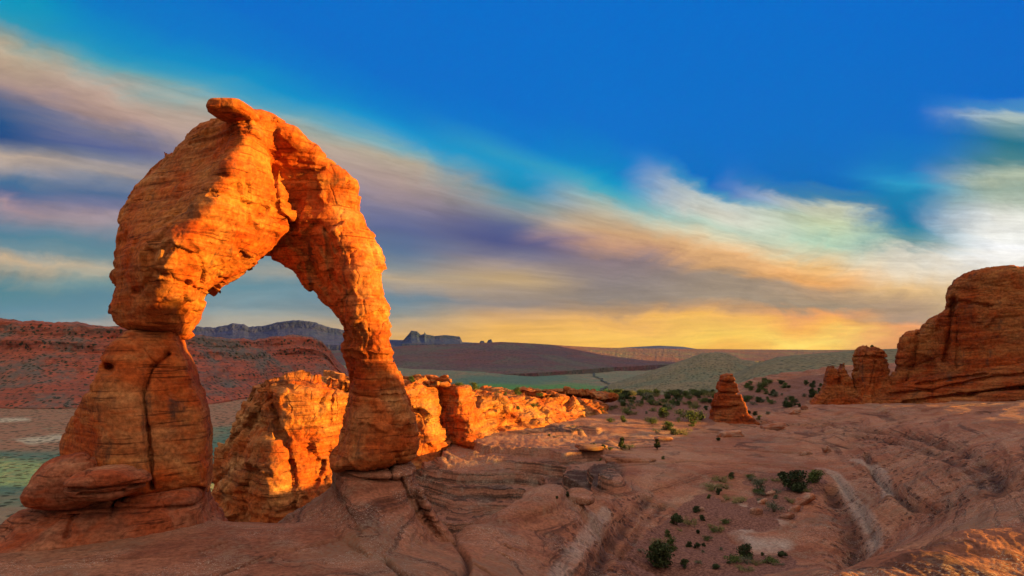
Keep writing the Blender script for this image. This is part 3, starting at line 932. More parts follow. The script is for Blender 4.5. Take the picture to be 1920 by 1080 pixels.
for ln, wd in (([(1535, 880), (1562, 888), (1585, 915), (1605, 948), (1632, 985), (1640, 1030)], 0.5), ([(1138, 955), (1110, 1000), (1072, 1050), (1045, 1085)], 0.4), ([(1600, 862), (1650, 885), (1665, 930)], 0.45)):
    pale = np.maximum(pale, 0.55 * (1 - smooth01(wd * 0.5, wd * 1.3, near_line(ln))))
pale = np.clip(pale, 0, 1)
crack = np.zeros(GX.shape)
pitl = np.zeros(GX.shape)
brk = smooth01(-0.25, 0.15, fbm(fx * 0.15, fy * 0.15, 0 * fx, 3, 84))
for ln, dep, wd in (([(400, 1082), (500, 1046), (600, 1022), (655, 1008)], 0.21, 0.10), ([(645, 1008), (700, 1040), (750, 1085)], 0.21, 0.10), ([(838, 1012), (872, 1046), (866, 1085)], 0.25, 0.14), ([(60, 1068), (190, 1052), (330, 1044), (420, 1020)], 0.21, 0.08), ([(925, 1032), (958, 1050)], 0.21, 0.1), ([(940, 1022), (975, 1036)], 0.21, 0.09), ([(890, 1060), (930, 1085)], 0.21, 0.1),
                    ([(1270, 866), (1400, 870), (1500, 878), (1560, 892), (1590, 925), (1622, 968), (1645, 1020)], 0.25, 0.24),
                    ([(1390, 794), (1550, 800), (1680, 814), (1750, 828), (1830, 858), (1872, 895), (1878, 930)], 0.55, 0.55),
                    ([(1560, 812), (1660, 826), (1740, 846), (1810, 876), (1850, 915)], 0.4, 0.4),
                    ([(1625, 850), (1640, 890), (1690, 932), (1730, 955), (1790, 950)], 0.45, 0.3),
                    ([(1555, 915), (1580, 960), (1600, 1010), (1600, 1070)], 0.8, 0.9),
                    ([(1160, 842), (1260, 838), (1400, 846), (1500, 850)], 0.3, 0.35),
                    ([(1200, 815), (1330, 812), (1480, 822), (1600, 842)], 0.25, 0.35),
                    ([(1130, 875), (1200, 872), (1280, 866)], 0.3, 0.4),
                    ([(1215, 935), (1180, 975), (1130, 1040), (1100, 1085)], 0.4, 0.45), ([(1240, 950), (1200, 990), (1160, 1050)], 0.3, 0.35),
                    ([(900, 1040), (960, 1000), (1020, 965), (1080, 948)], 0.12, 0.2), ([(1700, 790), (1820, 775), (1920, 765)], 0.3, 0.4), ([(1640, 775), (1780, 765), (1900, 752)], 0.3, 0.4)):
    d_ = near_line(ln)
    crack = np.maximum(crack, (dep > 0.2) * np.exp(-(d_ / (0.7 * wd)) ** 2) * (0.45 + 0.55 * brk))
    if dep > 0.38:
        pitl = np.maximum(pitl, 1 - smooth01(0.8, 3.2, d_))
    GZ = GZ - 1.05 * dep * np.exp(-(d_ / wd) ** 2) * (0.5 + 0.5 * brk) + 0.14 * dep * np.exp(-((d_ - 1.8 * wd) / (1.2 * wd)) ** 2)
pits = pitl * (1 - pale)
for po, s_ in (([(1620, 840), (1700, 825), (1800, 850), (1870, 890), (1880, 930), (1840, 940), (1790, 900), (1700, 860)], 12),
               ([(1600, 870), (1680, 860), (1740, 900), (1720, 960), (1680, 960), (1640, 910)], 14),
               ([(1560, 920), (1590, 960), (1620, 1040), (1590, 1070), (1570, 1000)], 12),
               ([(1400, 795), (1600, 790), (1750, 810), (1700, 822), (1560, 806), (1400, 808)], 6)):
    pits = np.maximum(pits, pxmask(po, s_) * far_ok)
strata = pxmask([(770, 850), (900, 826), (1000, 800), (1100, 795), (1160, 845), (1140, 915), (1000, 938), (900, 985), (850, 1010), (770, 960)], 14, 0.5) * (RR[None] > 48)
rough_n = fbm(fx * 1.1, fy * 1.1, GZ.astype(np.float32) * 1.6, 5, 71, 0.6)
GZ = GZ + pits * (0.14 * rough_n - 0.2 * np.abs(fbm(fx * 0.5, fy * 0.5, 0 * fx, 3, 73)))
zs_ = GZ + 0.5 * fbm(fx * 0.05, fy * 0.05, 0 * fx, 4, 75)
GZ = GZ + strata * (1.5 * ledges(zs_, 0.85, 0.07) * smooth01(-0.2, 0.2, fbm(fx * 0.06, fy * 0.1, 0 * fx, 3, 76) + 0.1) + 0.16 * rough_n)

nA = len(azs)
vid = np.arange(nA * NR).reshape(nA, NR)
a0, a1 = vid, np.roll(vid, -1, 0)
gq = np.stack([a0[:, :-1], a0[:, 1:], a1[:, 1:], a1[:, :-1]], -1).reshape(-1, 4)[:, ::-1]
gv_ = np.stack([GX, GY, GZ], -1).reshape(-1, 3)
cen = len(gv_)
gv_ = np.concatenate([gv_, [[0, 0, float(GZ[:, 0].mean())]]])
ground = mesh_obj('ground', gv_, gq, M_GROUND, None, (0, 0, 0), True,
                  {'soil': np.append(soil.ravel(), 0), 'pale': np.append(pale.ravel(), 0), 'pits': np.append(pits.ravel(), 0), 'strata': np.append(strata.ravel(), 0), 'crack': np.append(crack.ravel(), 0)})
tag(ground, 'bare pink sandstone slickrock sloping into a bowl', None, None, 'structure')


def ground_z(x, y):
    a = math.atan2(x, y)
    if not (az[0] < a < az[-1]):
        return -3.0
    i = int(np.searchsorted(az, a))
    k = int(np.clip(np.searchsorted(RR, math.hypot(x, y)), 0, NR - 1))
    return float(GZ[i, k])


# ------------------------------------------------------------------ the arch
pa = Plane(250, 25.6, 700, 29.0)
ARCH_O = tuple(float(v) for v in pa.world(np.array([[4.5, -6.3, 0.0]]))[0])
arch = empty('natural_arch', ARCH_O)
tag(arch, 'tall free standing red sandstone arch on a bare rock knoll', 'rock arch')
left_limb = dict(poly=[(243, 619), (208, 609), (193, 596), (190, 572), (198, 556), (203, 532), (197, 515), (202, 490), (201, 455), (201, 430), (208, 400), (218, 362), (231, 332), (260, 300), (306, 267), (333, 250), (342, 233), (367, 222), (392, 217),
                       (430, 214), (470, 210), (505, 225), (525, 250), (524, 280), (512, 300), (520, 325), (540, 360), (547, 388), (546, 422), (528, 448), (505, 470), (482, 489), (460, 502), (440, 520), (412, 540), (390, 560), (381, 580), (362, 610), (352, 626), (335, 628), (300, 624)],
                 front=[(462, 250, 2.6), (435, 315, 3.2), (408, 380, 3.5), (355, 440, 3.5), (300, 488, 3.2), (290, 518, 2.7), (330, 560, 2.0), (300, 600, 1.5), (240, 600, 0.6), (200, 575, -0.8), (200, 480, -1.8), (245, 470, 0.6), (232, 400, -1.5), (262, 430, 0.5), (300, 395, 0.7), (345, 400, 2.2), (300, 330, -1.2), (340, 335, 0.2), (385, 330, 1.6), (362, 272, -0.6), (410, 270, 1.0), (395, 228, 0.2), (250, 535, 1.2), (212, 530, -0.4),
                        (485, 290, 1.9), (520, 310, 1.0), (470, 380, 1.8), (540, 390, 0.6), (540, 430, 0.1), (480, 470, 0.2), (420, 480, 1.4), (400, 540, 0.4), (370, 600, 0.1), (490, 230, 1.7)],
                 back=3.2, k=0.7)
right_limb = dict(poly=[(430, 213), (455, 203), (490, 202), (528, 217), (560, 238), (590, 264), (612, 286), (640, 305), (662, 330), (671, 345), (673, 390), (690, 420), (713, 460), (718, 490), (719, 545), (733, 588), (738, 606), (735, 630), (745, 660), (755, 700), (765, 730), (778, 778), (783, 830), (781, 850), (770, 868),
                        (740, 873), (640, 882), (626, 871), (623, 856), (640, 820), (650, 750), (655, 690), (641, 662), (643, 646), (650, 636), (635, 600), (610, 570), (590, 548), (560, 521), (530, 506), (505, 491), (494, 478), (510, 450), (520, 400), (500, 330), (470, 270)],
                  front=[(480, 240, 1.5), (560, 270, 1.3), (620, 320, 1.0), (660, 380, 0.6), (540, 330, 0.2), (560, 400, -0.2), (600, 440, 0.4), (545, 470, -0.9), (520, 480, -1.1), (590, 510, -0.6), (640, 450, 1.2), (665, 520, 1.4), (640, 520, 1.0), (615, 560, 0.0), (700, 470, 0.8), (690, 560, 1.3), (670, 600, 1.3), (650, 620, 0.8), (700, 640, 1.4), (725, 600, 0.9), (655, 660, 0.8), (690, 720, 1.3), (740, 720, 1.1), (700, 800, 1.6), (650, 830, 1.2), (640, 870, 1.2), (760, 850, 1.2), (770, 800, 0.9), (710, 860, 1.6)],
                  back=2.0, k=0.9)
arch_cracks = [
    ([(630, 470), (612, 430), (622, 520), (640, 545)], 0.10, 0.22, True),
    ([(546, 420), (520, 400), (512, 310)], 0.12, 0.2, True),
    ([(205, 500), (300, 515), (380, 545)], 0.09, 0.14, True),
    ([(645, 662), (700, 672), (745, 668)], 0.10, 0.12, False),
    ([(232, 470), (238, 440), (230, 430)], 0.16, 0.2, True),
    ([(355, 268), (430, 255), (520, 290)], 0.06, 0.12, True),
    ([(655, 740), (720, 745), (770, 742)], 0.05, 0.1, True),
    ([(255, 547), (262, 549)], 0.12, 0.35, True),
    ([(730, 598), (738, 602)], 0.14, 0.4, True),
    ([(230, 380), (300, 375), (400, 368), (470, 390)], 0.05, 0.1, True),
]
rock_part('span', M_ARCH, arch, ARCH_O, pa, [left_limb, right_limb], 0.06, k_union=0.35, cracks=arch_cracks, amp=0.13, bed_amp=0.07, seed=3, block=0.20, smooth_zone=[(170, 640), (170, 400), (300, 250), (380, 190), (440, 215), (440, 270), (415, 330), (385, 385), (330, 440), (285, 480), (280, 530), (330, 570), (330, 640)])
rock_part('leg', M_ARCH, arch, ARCH_O, pa, [
    dict(poly=[(243, 617), (300, 622), (338, 625), (346, 650), (365, 690), (385, 745), (394, 785), (398, 840), (397, 900), (384, 914), (280, 922), (180, 930), (110, 938), (92, 925), (95, 852), (99, 820), (130, 770), (165, 725), (184, 698), (190, 668), (206, 640), (226, 627)],
         front=[(245, 625, 0.9), (330, 630, 0.9), (215, 650, 1.3), (192, 700, 1.5), (188, 760, 1.9), (184, 900, 2.2), (150, 770, 0.0), (130, 780, -0.9), (105, 860, -1.5), (145, 870, 0.2), (280, 700, 1.5), (350, 700, 1.2), (280, 800, 1.9), (380, 800, 1.4), (290, 900, 2.1), (385, 900, 1.5)],
         back=2.6, k=0.6)], 0.06, cracks=[
    ([(315, 665), (285, 690), (268, 740), (276, 800), (282, 860), (284, 915)], 0.07, 0.38, True),
    ([(270, 655), (290, 680)], 0.05, 0.15, True),
    ([(203, 688), (209, 690)], 0.16, 0.4, True),
    ([(100, 815), (180, 818)], 0.05, 0.1, True)], amp=0.10, bed_amp=0.06, seed=12)
rock_part('pedestal', M_PED, arch, ARCH_O, pa, [
    dict(poly=[(-40, 1036), (0, 996), (20, 974), (60, 946), (120, 934), (200, 918), (300, 908), (374, 904), (387, 940), (398, 968), (420, 1000), (380, 1070), (-40, 1090)],
         front=[(0, 1010, 2.5), (60, 965, 1.6), (200, 938, 2.1), (300, 925, 2.2), (370, 920, 1.7), (390, 965, 1.9), (300, 970, 3.0), (200, 985, 3.4), (100, 1000, 3.6), (0, 1030, 3.6), (100, 1060, 4.0), (380, 1040, 2.5)], back=2.5, k=0.5, flat=True)],
    0.06, cracks=[([(196, 975), (200, 945), (222, 932)], 0.09, 0.4, True), ([(120, 985), (122, 1008)], 0.06, 0.25, True), ([(200, 970), (300, 962), (380, 950)], 0.06, 0.2, True), ([(0, 1000), (100, 985), (190, 975)], 0.05, 0.15, True)],
    amp=0.16, bed_amp=0.12, seed=21)
rock_part('pedestal', M_GROUND, arch, ARCH_O, pa, [
    dict(poly=[(641, 880), (700, 872), (768, 864), (777, 885), (790, 925), (815, 965), (845, 1010), (880, 1100), (470, 1100), (520, 1005), (570, 968), (610, 940), (628, 925), (633, 900)],
         front=[(645, 890, 1.3), (765, 880, 1.3), (700, 885, 1.7), (632, 925, 1.5), (775, 915, 1.5), (700, 925, 2.3), (590, 965, 2.0), (700, 960, 4.2), (640, 960, 3.4), (780, 960, 2.8), (700, 1000, 6.6), (620, 1000, 5.4), (800, 1010, 3.8), (560, 1010, 3.6), (700, 1060, 9.5), (600, 1060, 8.5), (820, 1060, 6.5), (500, 1060, 6.0)], back=2.4, k=0.5, flat=True),
    dict(poly=[(757, 902), (778, 900), (800, 935), (826, 975), (839, 1000), (836, 1014), (812, 1012), (796, 985), (772, 940)], front=[(765, 905, 2.0), (800, 950, 2.6), (825, 1000, 3.2), (785, 930, 2.4)], back=1.0, k=0.35)],
    0.06, k_union=0.12, cracks=[([(630, 925), (700, 918), (750, 905)], 0.08, 0.22, True), ([(756, 900), (775, 945), (800, 995)], 0.07, 0.3, True), ([(735, 870), (738, 905)], 0.06, 0.2, True), ([(640, 1010), (720, 1060)], 0.07, 0.25, True)],
    amp=0.16, bed_amp=0.10, seed=25)

pb = Plane(40, 22.5, 290, 24.8)
rock_thing('boulder', M_PED, pb, [dict(poly=[(38, 938), (52, 908), (92, 870), (128, 854), (168, 852), (182, 878), (188, 935), (150, 952), (60, 950)], front=[(60, 920, 0.8), (120, 900, 1.3), (170, 890, 1.0), (120, 940, 1.2)], back=1.4, k=0.7, flat=True)],
           0.05, 'big rounded red boulder against the left foot of the arch', 'boulder', amp=0.12, bed_amp=0.08, seed=31)
pb2 = Plane(118, 21.8, 290, 23.3)
rock_thing('boulder', M_PED, pb2, [dict(poly=[(117, 908), (150, 888), (195, 880), (245, 881), (288, 899), (262, 914), (215, 932), (150, 940), (126, 930)], front=[(140, 910, 0.9), (200, 900, 1.2), (260, 900, 0.8), (200, 925, 0.9)], back=1.6, k=0.45, flat=True)],
           0.05, 'flat layered slab boulder lying below the cracked left leg', 'boulder', cracks=[([(118, 912), (200, 905), (285, 903)], 0.06, 0.22, False), ([(150, 925), (230, 918)], 0.05, 0.15, True)], amp=0.10, bed_amp=0.08, seed=33)

# ------------------------------------------------------------------ cliffs beyond the arch
pf = Plane(400, 74, 790, 72)
rock_thing('rock_fin', M_CLIFF, pf, [
    dict(poly=[(360, 1030), (385, 930), (396, 850), (425, 805), (446, 760), (470, 727), (500, 716), (540, 713), (585, 709), (620, 706), (650, 709), (700, 716), (760, 722), (800, 728), (800, 1030)],
         front=[(560, 725, 5.0), (535, 790, 6.2), (505, 860, 7.0), (500, 930, 8.5), (470, 740, 0.5), (440, 800, -0.5), (405, 880, 0.0), (400, 960, 2.0), (450, 950, 5.5), (620, 730, 2.5), (640, 800, 1.5), (650, 900, 1.5), (720, 800, -2.5), (790, 850, -4.5), (590, 950, 6.0), (560, 900, 6.0), (590, 800, 4.6)],
         back=14, k=1.6)], 0.15, 'broad sandstone fin glowing orange seen through the arch opening', 'cliff',
    cracks=[([(520, 760), (535, 850), (545, 960)], 0.35, 0.8, True), ([(430, 830), (480, 780), (520, 740)], 0.25, 0.5, True), ([(455, 780), (470, 740)], 0.25, 0.6, True), ([(610, 730), (600, 800)], 0.2, 0.4, True), ([(575, 880), (560, 960)], 0.3, 0.7, True), ([(470, 728), (560, 724), (640, 735)], 0.2, 0.5, True)],
    amp=0.16, bed_amp=0.14, size=2.2, seed=41, block=0.30)
pc = Plane(775, 76, 1110, 116)
rock_thing('cliff', M_CLIFF, pc, [
    dict(poly=[(745, 716), (800, 717), (826, 719), (850, 723), (880, 728), (905, 730), (930, 741), (960, 739), (1000, 735), (1026, 741), (1050, 747), (1075, 738), (1100, 735), (1118, 742), (1128, 762), (1128, 810), (1060, 830), (980, 860), (860, 930), (745, 950)],
         front=[(770, 730, 0.3), (800, 735, 1.6), (830, 740, 1.6), (815, 790, 2.4), (850, 740, 1.4), (845, 790, 2.4), (880, 760, 1.0), (900, 745, -1.0), (900, 800, 1.5), (930, 780, -1.5), (960, 770, 1.5), (960, 745, -2.0), (1000, 780, 2.0), (1010, 745, -1.0), (1050, 775, 1.5), (1085, 760, 1.0), (1100, 790, 3.0), (800, 830, 4.0), (850, 860, 6.0), (900, 830, 4.0), (1000, 810, 4.0), (780, 880, 6.0)],
         back=16, k=1.0)], 0.15, 'long low orange lit cliff line right of the arch', 'cliff',
    cracks=[([(783, 720), (788, 800), (785, 840)], 0.5, 1.6, True), ([(822, 722), (824, 790)], 0.35, 1.0, True), ([(853, 730), (856, 800)], 0.35, 1.0, True), ([(905, 735), (890, 790)], 0.3, 0.7, True)],
    amp=0.16, bed_amp=0.2, size=2.2, seed=45, block=0.28)

# butte and towers on the right skyline
pw = Plane(1675, 126, 1960, 112)
butte = empty('butte', tuple(float(v) for v in pw.world(np.array([[8.0, -12.0, 0.0]]))[0]))
tag(butte, 'massive domed sandstone butte rising over the ledges at right', 'butte')
rock_part('dome', M_BUTTE, butte, tuple(butte.location), pw, [
    dict(poly=[(1672, 790), (1675, 690), (1679, 645), (1694, 622), (1720, 617), (1735, 600), (1768, 577), (1772, 548), (1790, 525), (1815, 508), (1850, 500), (1890, 497), (1925, 499), (2050, 515), (2250, 600), (2300, 800)],
         front=[(1690, 640, -1.5), (1700, 700, -1.0), (1740, 620, -2.0), (1740, 690, -3.0), (1765, 600, 0.5), (1790, 560, 1.5), (1800, 650, 2.0), (1770, 700, 1.0), (1850, 540, 1.5), (1850, 650, 3.0), (1920, 600, 3.0), (1920, 700, 4.0), (2100, 650, 4.0), (2200, 750, 2.0)],
         back=14, k=2.5)], 0.2, cracks=[([(1788, 560), (1782, 620), (1770, 680)], 0.4, 1.2, True), ([(1768, 580), (1800, 565), (1860, 575)], 0.35, 0.6, True), ([(1722, 620), (1712, 680), (1690, 740)], 0.4, 0.8, True), ([(1700, 690), (1760, 670)], 0.3, 0.6, True), ([(1795, 590), (1795, 690)], 0.25, 0.5, True)],
    amp=0.22, bed_amp=0.12, size=2.2, seed=51, block=0.1)
rock_part('ledges', M_BUTTE, butte, tuple(butte.location), pw, [
    dict(poly=[(1575, 800), (1600, 752), (1640, 728), (1690, 716), (1740, 706), (1790, 694), (1860, 684), (1920, 676), (2100, 660), (2350, 700), (2350, 860), (1575, 860)],
         front=[(1600, 755, 0.0), (1650, 735, 0.5), (1650, 770, 4.0), (1750, 712, 2.0), (1750, 735, 4.0), (1750, 765, 7.5), (1860, 690, 4.0), (1860, 720, 6.5), (1860, 755, 10.0), (2000, 700, 7.0), (2000, 760, 13.0), (2300, 760, 13.0)],
         back=10, k=0.8)], 0.2, cracks=[([(1640, 742), (1760, 728), (1860, 705), (1920, 700)], 0.25, 0.9, False), ([(1700, 752), (1800, 738), (1920, 722)], 0.3, 1.2, False), ([(1720, 720), (1850, 700)], 0.2, 0.7, False), ([(1660, 765), (1800, 757), (1920, 745)], 0.3, 1.0, False), ([(1820, 735), (1920, 722)], 0.2, 0.7, False), ([(1700, 775), (1920, 768)], 0.25, 0.8, False)],
    amp=0.12, bed_amp=0.22, size=2.2, seed=55)
pt = Plane(1600, 128, 1675, 128)
rock_thing('rock_tower', M_BUTTE, pt, [dict(poly=[(1580, 780), (1600, 735), (1604, 690), (1604, 665), (1614, 653), (1635, 648), (1655, 652), (1667, 664), (1672, 690), (1674, 720), (1690, 780)], front=[(1610, 670, 1.0), (1640, 665, 1.5), (1640, 720, 2.2), (1610, 740, 2.0), (1670, 700, 0.5), (1640, 770, 4.5)], back=4, k=1.2)],
           0.15, 'thick flat topped rock tower beside the domed butte', 'rock tower', cracks=[([(1604, 668), (1670, 672)], 0.2, 0.5, False), ([(1640, 680), (1632, 730)], 0.2, 0.4, True)], amp=0.2, bed_amp=0.13, size=2.0, seed=61, block=0.15)
pt2 = Plane(1530, 134, 1600, 132)
rock_thing('rock_tower', M_BUTTE, pt2, [dict(poly=[(1505, 780), (1528, 748), (1543, 725), (1548, 694), (1556, 685), (1565, 684), (1570, 691), (1576, 682), (1584, 681), (1591, 698), (1600, 715), (1606, 780)], front=[(1550, 700, 0.8), (1580, 695, 1.2), (1570, 740, 2.0), (1530, 755, 1.5), (1570, 775, 4.0)], back=4, k=0.5)],
           0.14, 'smaller twin peaked rock tower left of the thick one', 'rock tower', cracks=[([(1570, 690), (1575, 720)], 0.2, 0.6, True)], amp=0.1, bed_amp=0.12, size=2.0, seed=65, block=0.15)
ps = Plane(1335, 106, 1410, 106)
rock_thing('rock_spire', M_BUTTE, ps, [dict(poly=[(1300, 815), (1330, 792), (1336, 760), (1341, 738), (1349, 716), (1354, 704), (1366, 700), (1378, 705), (1382, 720), (1388, 742), (1396, 764), (1408, 784), (1440, 815)], front=[(1350, 730, -0.4), (1365, 705, 0.5), (1376, 725, 1.2), (1384, 745, 1.9), (1365, 760, 1.4), (1340, 770, -0.6), (1393, 770, 2.6), (1370, 800, 3.2), (1330, 800, 0.5), (1405, 795, 3.6)], back=3, k=0.35)],
           0.12, 'lone tapering sandstone spire standing on the slickrock', 'rock spire', cracks=[([(1335, 768), (1385, 762)], 0.18, 0.5, True), ([(1345, 735), (1385, 738)], 0.15, 0.4, False), ([(1352, 716), (1380, 716)], 0.12, 0.3, False)], amp=0.09, bed_amp=0.11, size=1.6, seed=71, block=0.12)

# ------------------------------------------------------------------ valley and far country
def strip(name, pts, prof, mat, label, nz_amp, seed, gully=1.0, ncol=500, nrow=60, back=400.0, drop=60.0):
    """a ridge: (px, crest_py, crest_Y, base_py, base_Y) along it; prof maps height to reach"""
    P = np.array(pts, float)
    px = np.linspace(P[0, 0], P[-1, 0], ncol)
    col = [np.interp(px, P[:, 0], P[:, i]) for i in range(5)]
    top = np.stack([(px - CX) / F * col[2], col[2], (HY - col[1]) / F * col[2]], 1)
    bot = np.stack([(px - CX) / F * col[4], col[4], (HY - col[3]) / F * col[4]], 1)
    hv = np.linspace(0, 1, nrow)
    dv = np.interp(hv, [p[0] for p in prof], [p[1] for p in prof])
    H = (top[:, 2] - bot[:, 2])[:, None]
    V = bot[:, None, :] + (top - bot)[:, None, :] * np.stack([dv, dv, hv], -1)[None]
    run = np.cumsum(np.r_[0, np.linalg.norm(np.diff(top[:, :2], axis=0), axis=1)])[:, None]
    hs = float(np.median(H))
    gn = fbm(run / hs * 0.9 + 0 * hv[None], hv[None] * 1.6 + 0 * run, 0 * run * hv[None], 5, seed, 0.55)
    gn2 = np.abs(fbm(run / hs * 2.3 + 0 * hv[None], hv[None] * 1.2 + 0 * run, 0 * run * hv[None] + 5, 4, seed + 7, 0.6))
    dirn = (bot - top)[:, None, :2]
    dirn = dirn / (np.linalg.norm(dirn, axis=2, keepdims=True) + 1e-6)
    envelope = np.maximum(np.sin(np.pi * np.clip(hv, 0, 1) * 0.93 + 0.1), 0.55 * (1 - hv) ** 2)[None] * 0.9 + 0.1
    V[..., :2] += dirn * ((gn * 0.9 - gn2 * 0.5) * hs * gully * envelope)[..., None]
    jag = fbm(run / hs * 3.0, 0 * run, 0 * run, 5, seed + 3, 0.6) * nz_amp * hs
    V[..., 2] += jag * hv[None] ** 3
    V[..., 2] += 0.03 * hs * fbm(run / hs * 4 + 0 * hv[None], hv[None] * 14 + 0 * run, 0 * run * hv[None], 3, seed + 5) * gully
    bk = V[:, -1:, :].copy()
    bk[..., :2] *= 1 + back / np.maximum(1, bk[..., 1:2])
    bk2 = bk.copy()
    bk2[..., :2] *= 1 + 0.5 * back / np.maximum(1, bk[..., 1:2])
    bk2[..., 2] = bot[:, None, 2] - drop
    ft = V[:, :1, :].copy()
    ft[..., 2] -= drop
    V = np.concatenate([ft, V, bk, bk2], 1)
    n, mm = V.shape[:2]
    id_ = np.arange(n * mm).reshape(n, mm)
    q = np.stack([id_[:-1, :-1], id_[1:, :-1], id_[1:, 1:], id_[:-1, 1:]], -1).reshape(-1, 4)
    o = mesh_obj(name, V.reshape(-1, 3), q, mat, None, tuple(float(v) for v in bot[len(bot) // 2]))
    return tag(o, label, None, None, 'structure')


M_VALLEY = far_mat('valley_floor', ((0.17, 0.20, 0.125), (0.28, 0.22, 0.14), (0.15, 0.23, 0.15), (0.33, 0.23, 0.15)), 0.85, 0.4, 0.3, zones=(('tan', (0.36, 0.19, 0.115)), ('teal', (0.10, 0.20, 0.15)), ('green', (0.09, 0.30, 0.08)), ('white', (0.55, 0.5, 0.36))), dotscale=0.07)
M_REDMESA = far_mat('red_mesa_rock', ((0.42, 0.10, 0.055), (0.24, 0.085, 0.06), (0.15, 0.125, 0.105), (0.48, 0.14, 0.075)), 0.95, 0.55, 0.14, dotscale=0.085)
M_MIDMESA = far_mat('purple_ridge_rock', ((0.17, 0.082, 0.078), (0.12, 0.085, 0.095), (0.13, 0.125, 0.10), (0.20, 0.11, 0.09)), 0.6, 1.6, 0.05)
M_HAZEBLUE = far_mat('far_mesa_haze_blue', ((0.040, 0.055, 0.17), (0.020, 0.034, 0.11), (0.026, 0.050, 0.14), (0.052, 0.052, 0.14)), 0.0, 4.0, 0.05)  # blue of the distance haze painted into the rock colour
M_HILL = far_mat('hill_scrub', ((0.20, 0.185, 0.10), (0.25, 0.205, 0.115), (0.17, 0.19, 0.115), (0.29, 0.225, 0.13)), 0.95, 0.6, 0.1, dotscale=0.075)

# valley sheet
vp = np.concatenate([np.linspace(-1.25, 1.25, 420)])
va = np.arctan(vp)
vrest = np.arange(va[-1] + RAD(4), va[0] + 2 * math.pi - RAD(2), RAD(4))
vaz = np.concatenate([va, vrest])
vR = 160 * (60000 / 160.0) ** (np.arange(300) / 299.0)
VX, VY = np.sin(vaz)[:, None] * vR[None], np.cos(vaz)[:, None] * vR[None]
VZ = -75 - 33 * smooth01(-500, 300, VX) * (1 - smooth01(4000, 12000, vR))[None] + 0 * VY
VZ = np.minimum(VZ, -0.0062 * vR[None])
VZ += 9 * fbm(VX / 420, VY / 420, 0 * VX, 5, 91) * smooth01(300, 1500, vR)[None] + 1.6 * fbm(VX / 60, VY / 60, 0 * VX, 4, 95)
id_ = np.arange(VX.size).reshape(VX.shape)
b0, b1 = id_, np.roll(id_, -1, 0)
vq = np.stack([b0[:, :-1], b0[:, 1:], b1[:, 1:], b1[:, :-1]], -1).reshape(-1, 4)[:, ::-1]
VPX = CX + F * VX / np.maximum(VY, 1)
VPY = HY - F * VZ / np.maximum(VY, 1)
vw = 25 * fbm(VX / 150, VY / 150, 0 * VX, 5, 97)
vw2 = 9 * fbm(VX / 220, VY / 220, 0 * VX, 5, 98)


def vmask(poly, soft_px):
    return smooth01(-soft_px, soft_px, poly_sdf(poly, VPX + vw, VPY + vw2)) * (VY > 100)


v_tan = vmask([(-900, 765), (120, 765), (480, 740), (470, 790), (400, 805), (200, 835), (0, 845), (-900, 850)], 6)
v_green = vmask([(820, 728), (900, 722), (1060, 720), (1150, 726), (1160, 750), (820, 750)], 4)
v_teal = np.maximum(vmask([(820, 712), (900, 704), (1010, 700), (1080, 712), (1000, 722), (860, 725)], 4), vmask([(-900, 850), (100, 845), (300, 840), (480, 805), (480, 900), (100, 930), (-900, 930)], 6))
v_pale = vmask([(0, 783), (60, 780), (60, 788), (0, 790)], 2) + vmask([(20, 824), (110, 815), (150, 822), (60, 832)], 2) + vmask([(1180, 722), (1230, 718), (1240, 726), (1190, 730)], 3)
tag(mesh_obj('valley', np.stack([VX, VY, VZ], -1).reshape(-1, 3), vq, M_VALLEY, attrs={'tan': v_tan.ravel(), 'green': v_green.ravel(), 'teal': v_teal.ravel(), 'white': np.clip(v_pale, 0, 1).ravel()}), 'flat grey green valley floor beyond the cliffs', None, None, 'structure')



def vhit(px, py):
    i = int(np.argmin(np.abs(vp - (px - CX) / F)))
    pr = HY - F * VZ[i] / VY[i]
    k = int(np.nonzero(np.minimum.accumulate(pr) <= py)[0][0])
    return np.array([VX[i, k], VY[i, k], VZ[i, k]])


rl = np.array([vhit(*p) for p in catmull([(1119, 699), (1112, 704), (1118, 709), (1130, 712), (1131, 717), (1140, 720), (1144, 724), (1134, 729), (1126, 735)], 3, False)])
rv = np.concatenate([[p + np.array([-4, 0, 2.5]), p + np.array([4, 0, 2.5])] for p in rl])
rq = [(2 * i, 2 * i + 1, 2 * i + 3, 2 * i + 2) for i in range(len(rl) - 1)]
M_WASH = principled('wash_bed')[0]
M_WASH.node_tree.nodes['Principled BSDF'].inputs['Base Color'].default_value = (0.06, 0.075, 0.065, 1)
tag(mesh_obj('river', rv, rq, M_WASH), 'thin dark winding wash on the valley floor', None, None, 'structure')

CLIFF_TOP = [(0, 0), (0.25, 0.42), (0.6, 0.80), (0.66, 0.86), (0.93, 0.90), (1, 1)]
SOFT = [(0, 0), (0.3, 0.35), (0.7, 0.62), (1, 1)]
strip('mesa', [(-700, 590, 1000, 768, 760), (-200, 596, 1000, 766, 770), (0, 598, 1010, 765, 780), (60, 601, 1010, 765, 780), (150, 606, 1020, 765, 785), (240, 614, 1030, 766, 790), (330, 622, 1050, 765, 790), (380, 628, 1080, 760, 820), (420, 633, 1120, 752, 870), (480, 637, 1180, 742, 960), (510, 631, 1230, 735, 1020), (560, 628, 1280, 728, 1080), (585, 632, 1300, 724, 1100), (605, 640, 1320, 721, 1120), (618, 655, 1330, 718, 1140), (630, 680, 1340, 717, 1150), (648, 704, 1350, 716, 1160), (665, 714, 1360, 716, 1170)],
      [(0, 0), (0.25, 0.36), (0.55, 0.66), (0.6, 0.72), (0.72, 0.75), (0.8, 0.86), (0.95, 0.90), (1, 1)], M_REDMESA, 'long red mesa with talus slopes behind the arch', 0.04, 101, 0.34, 1000, 120)
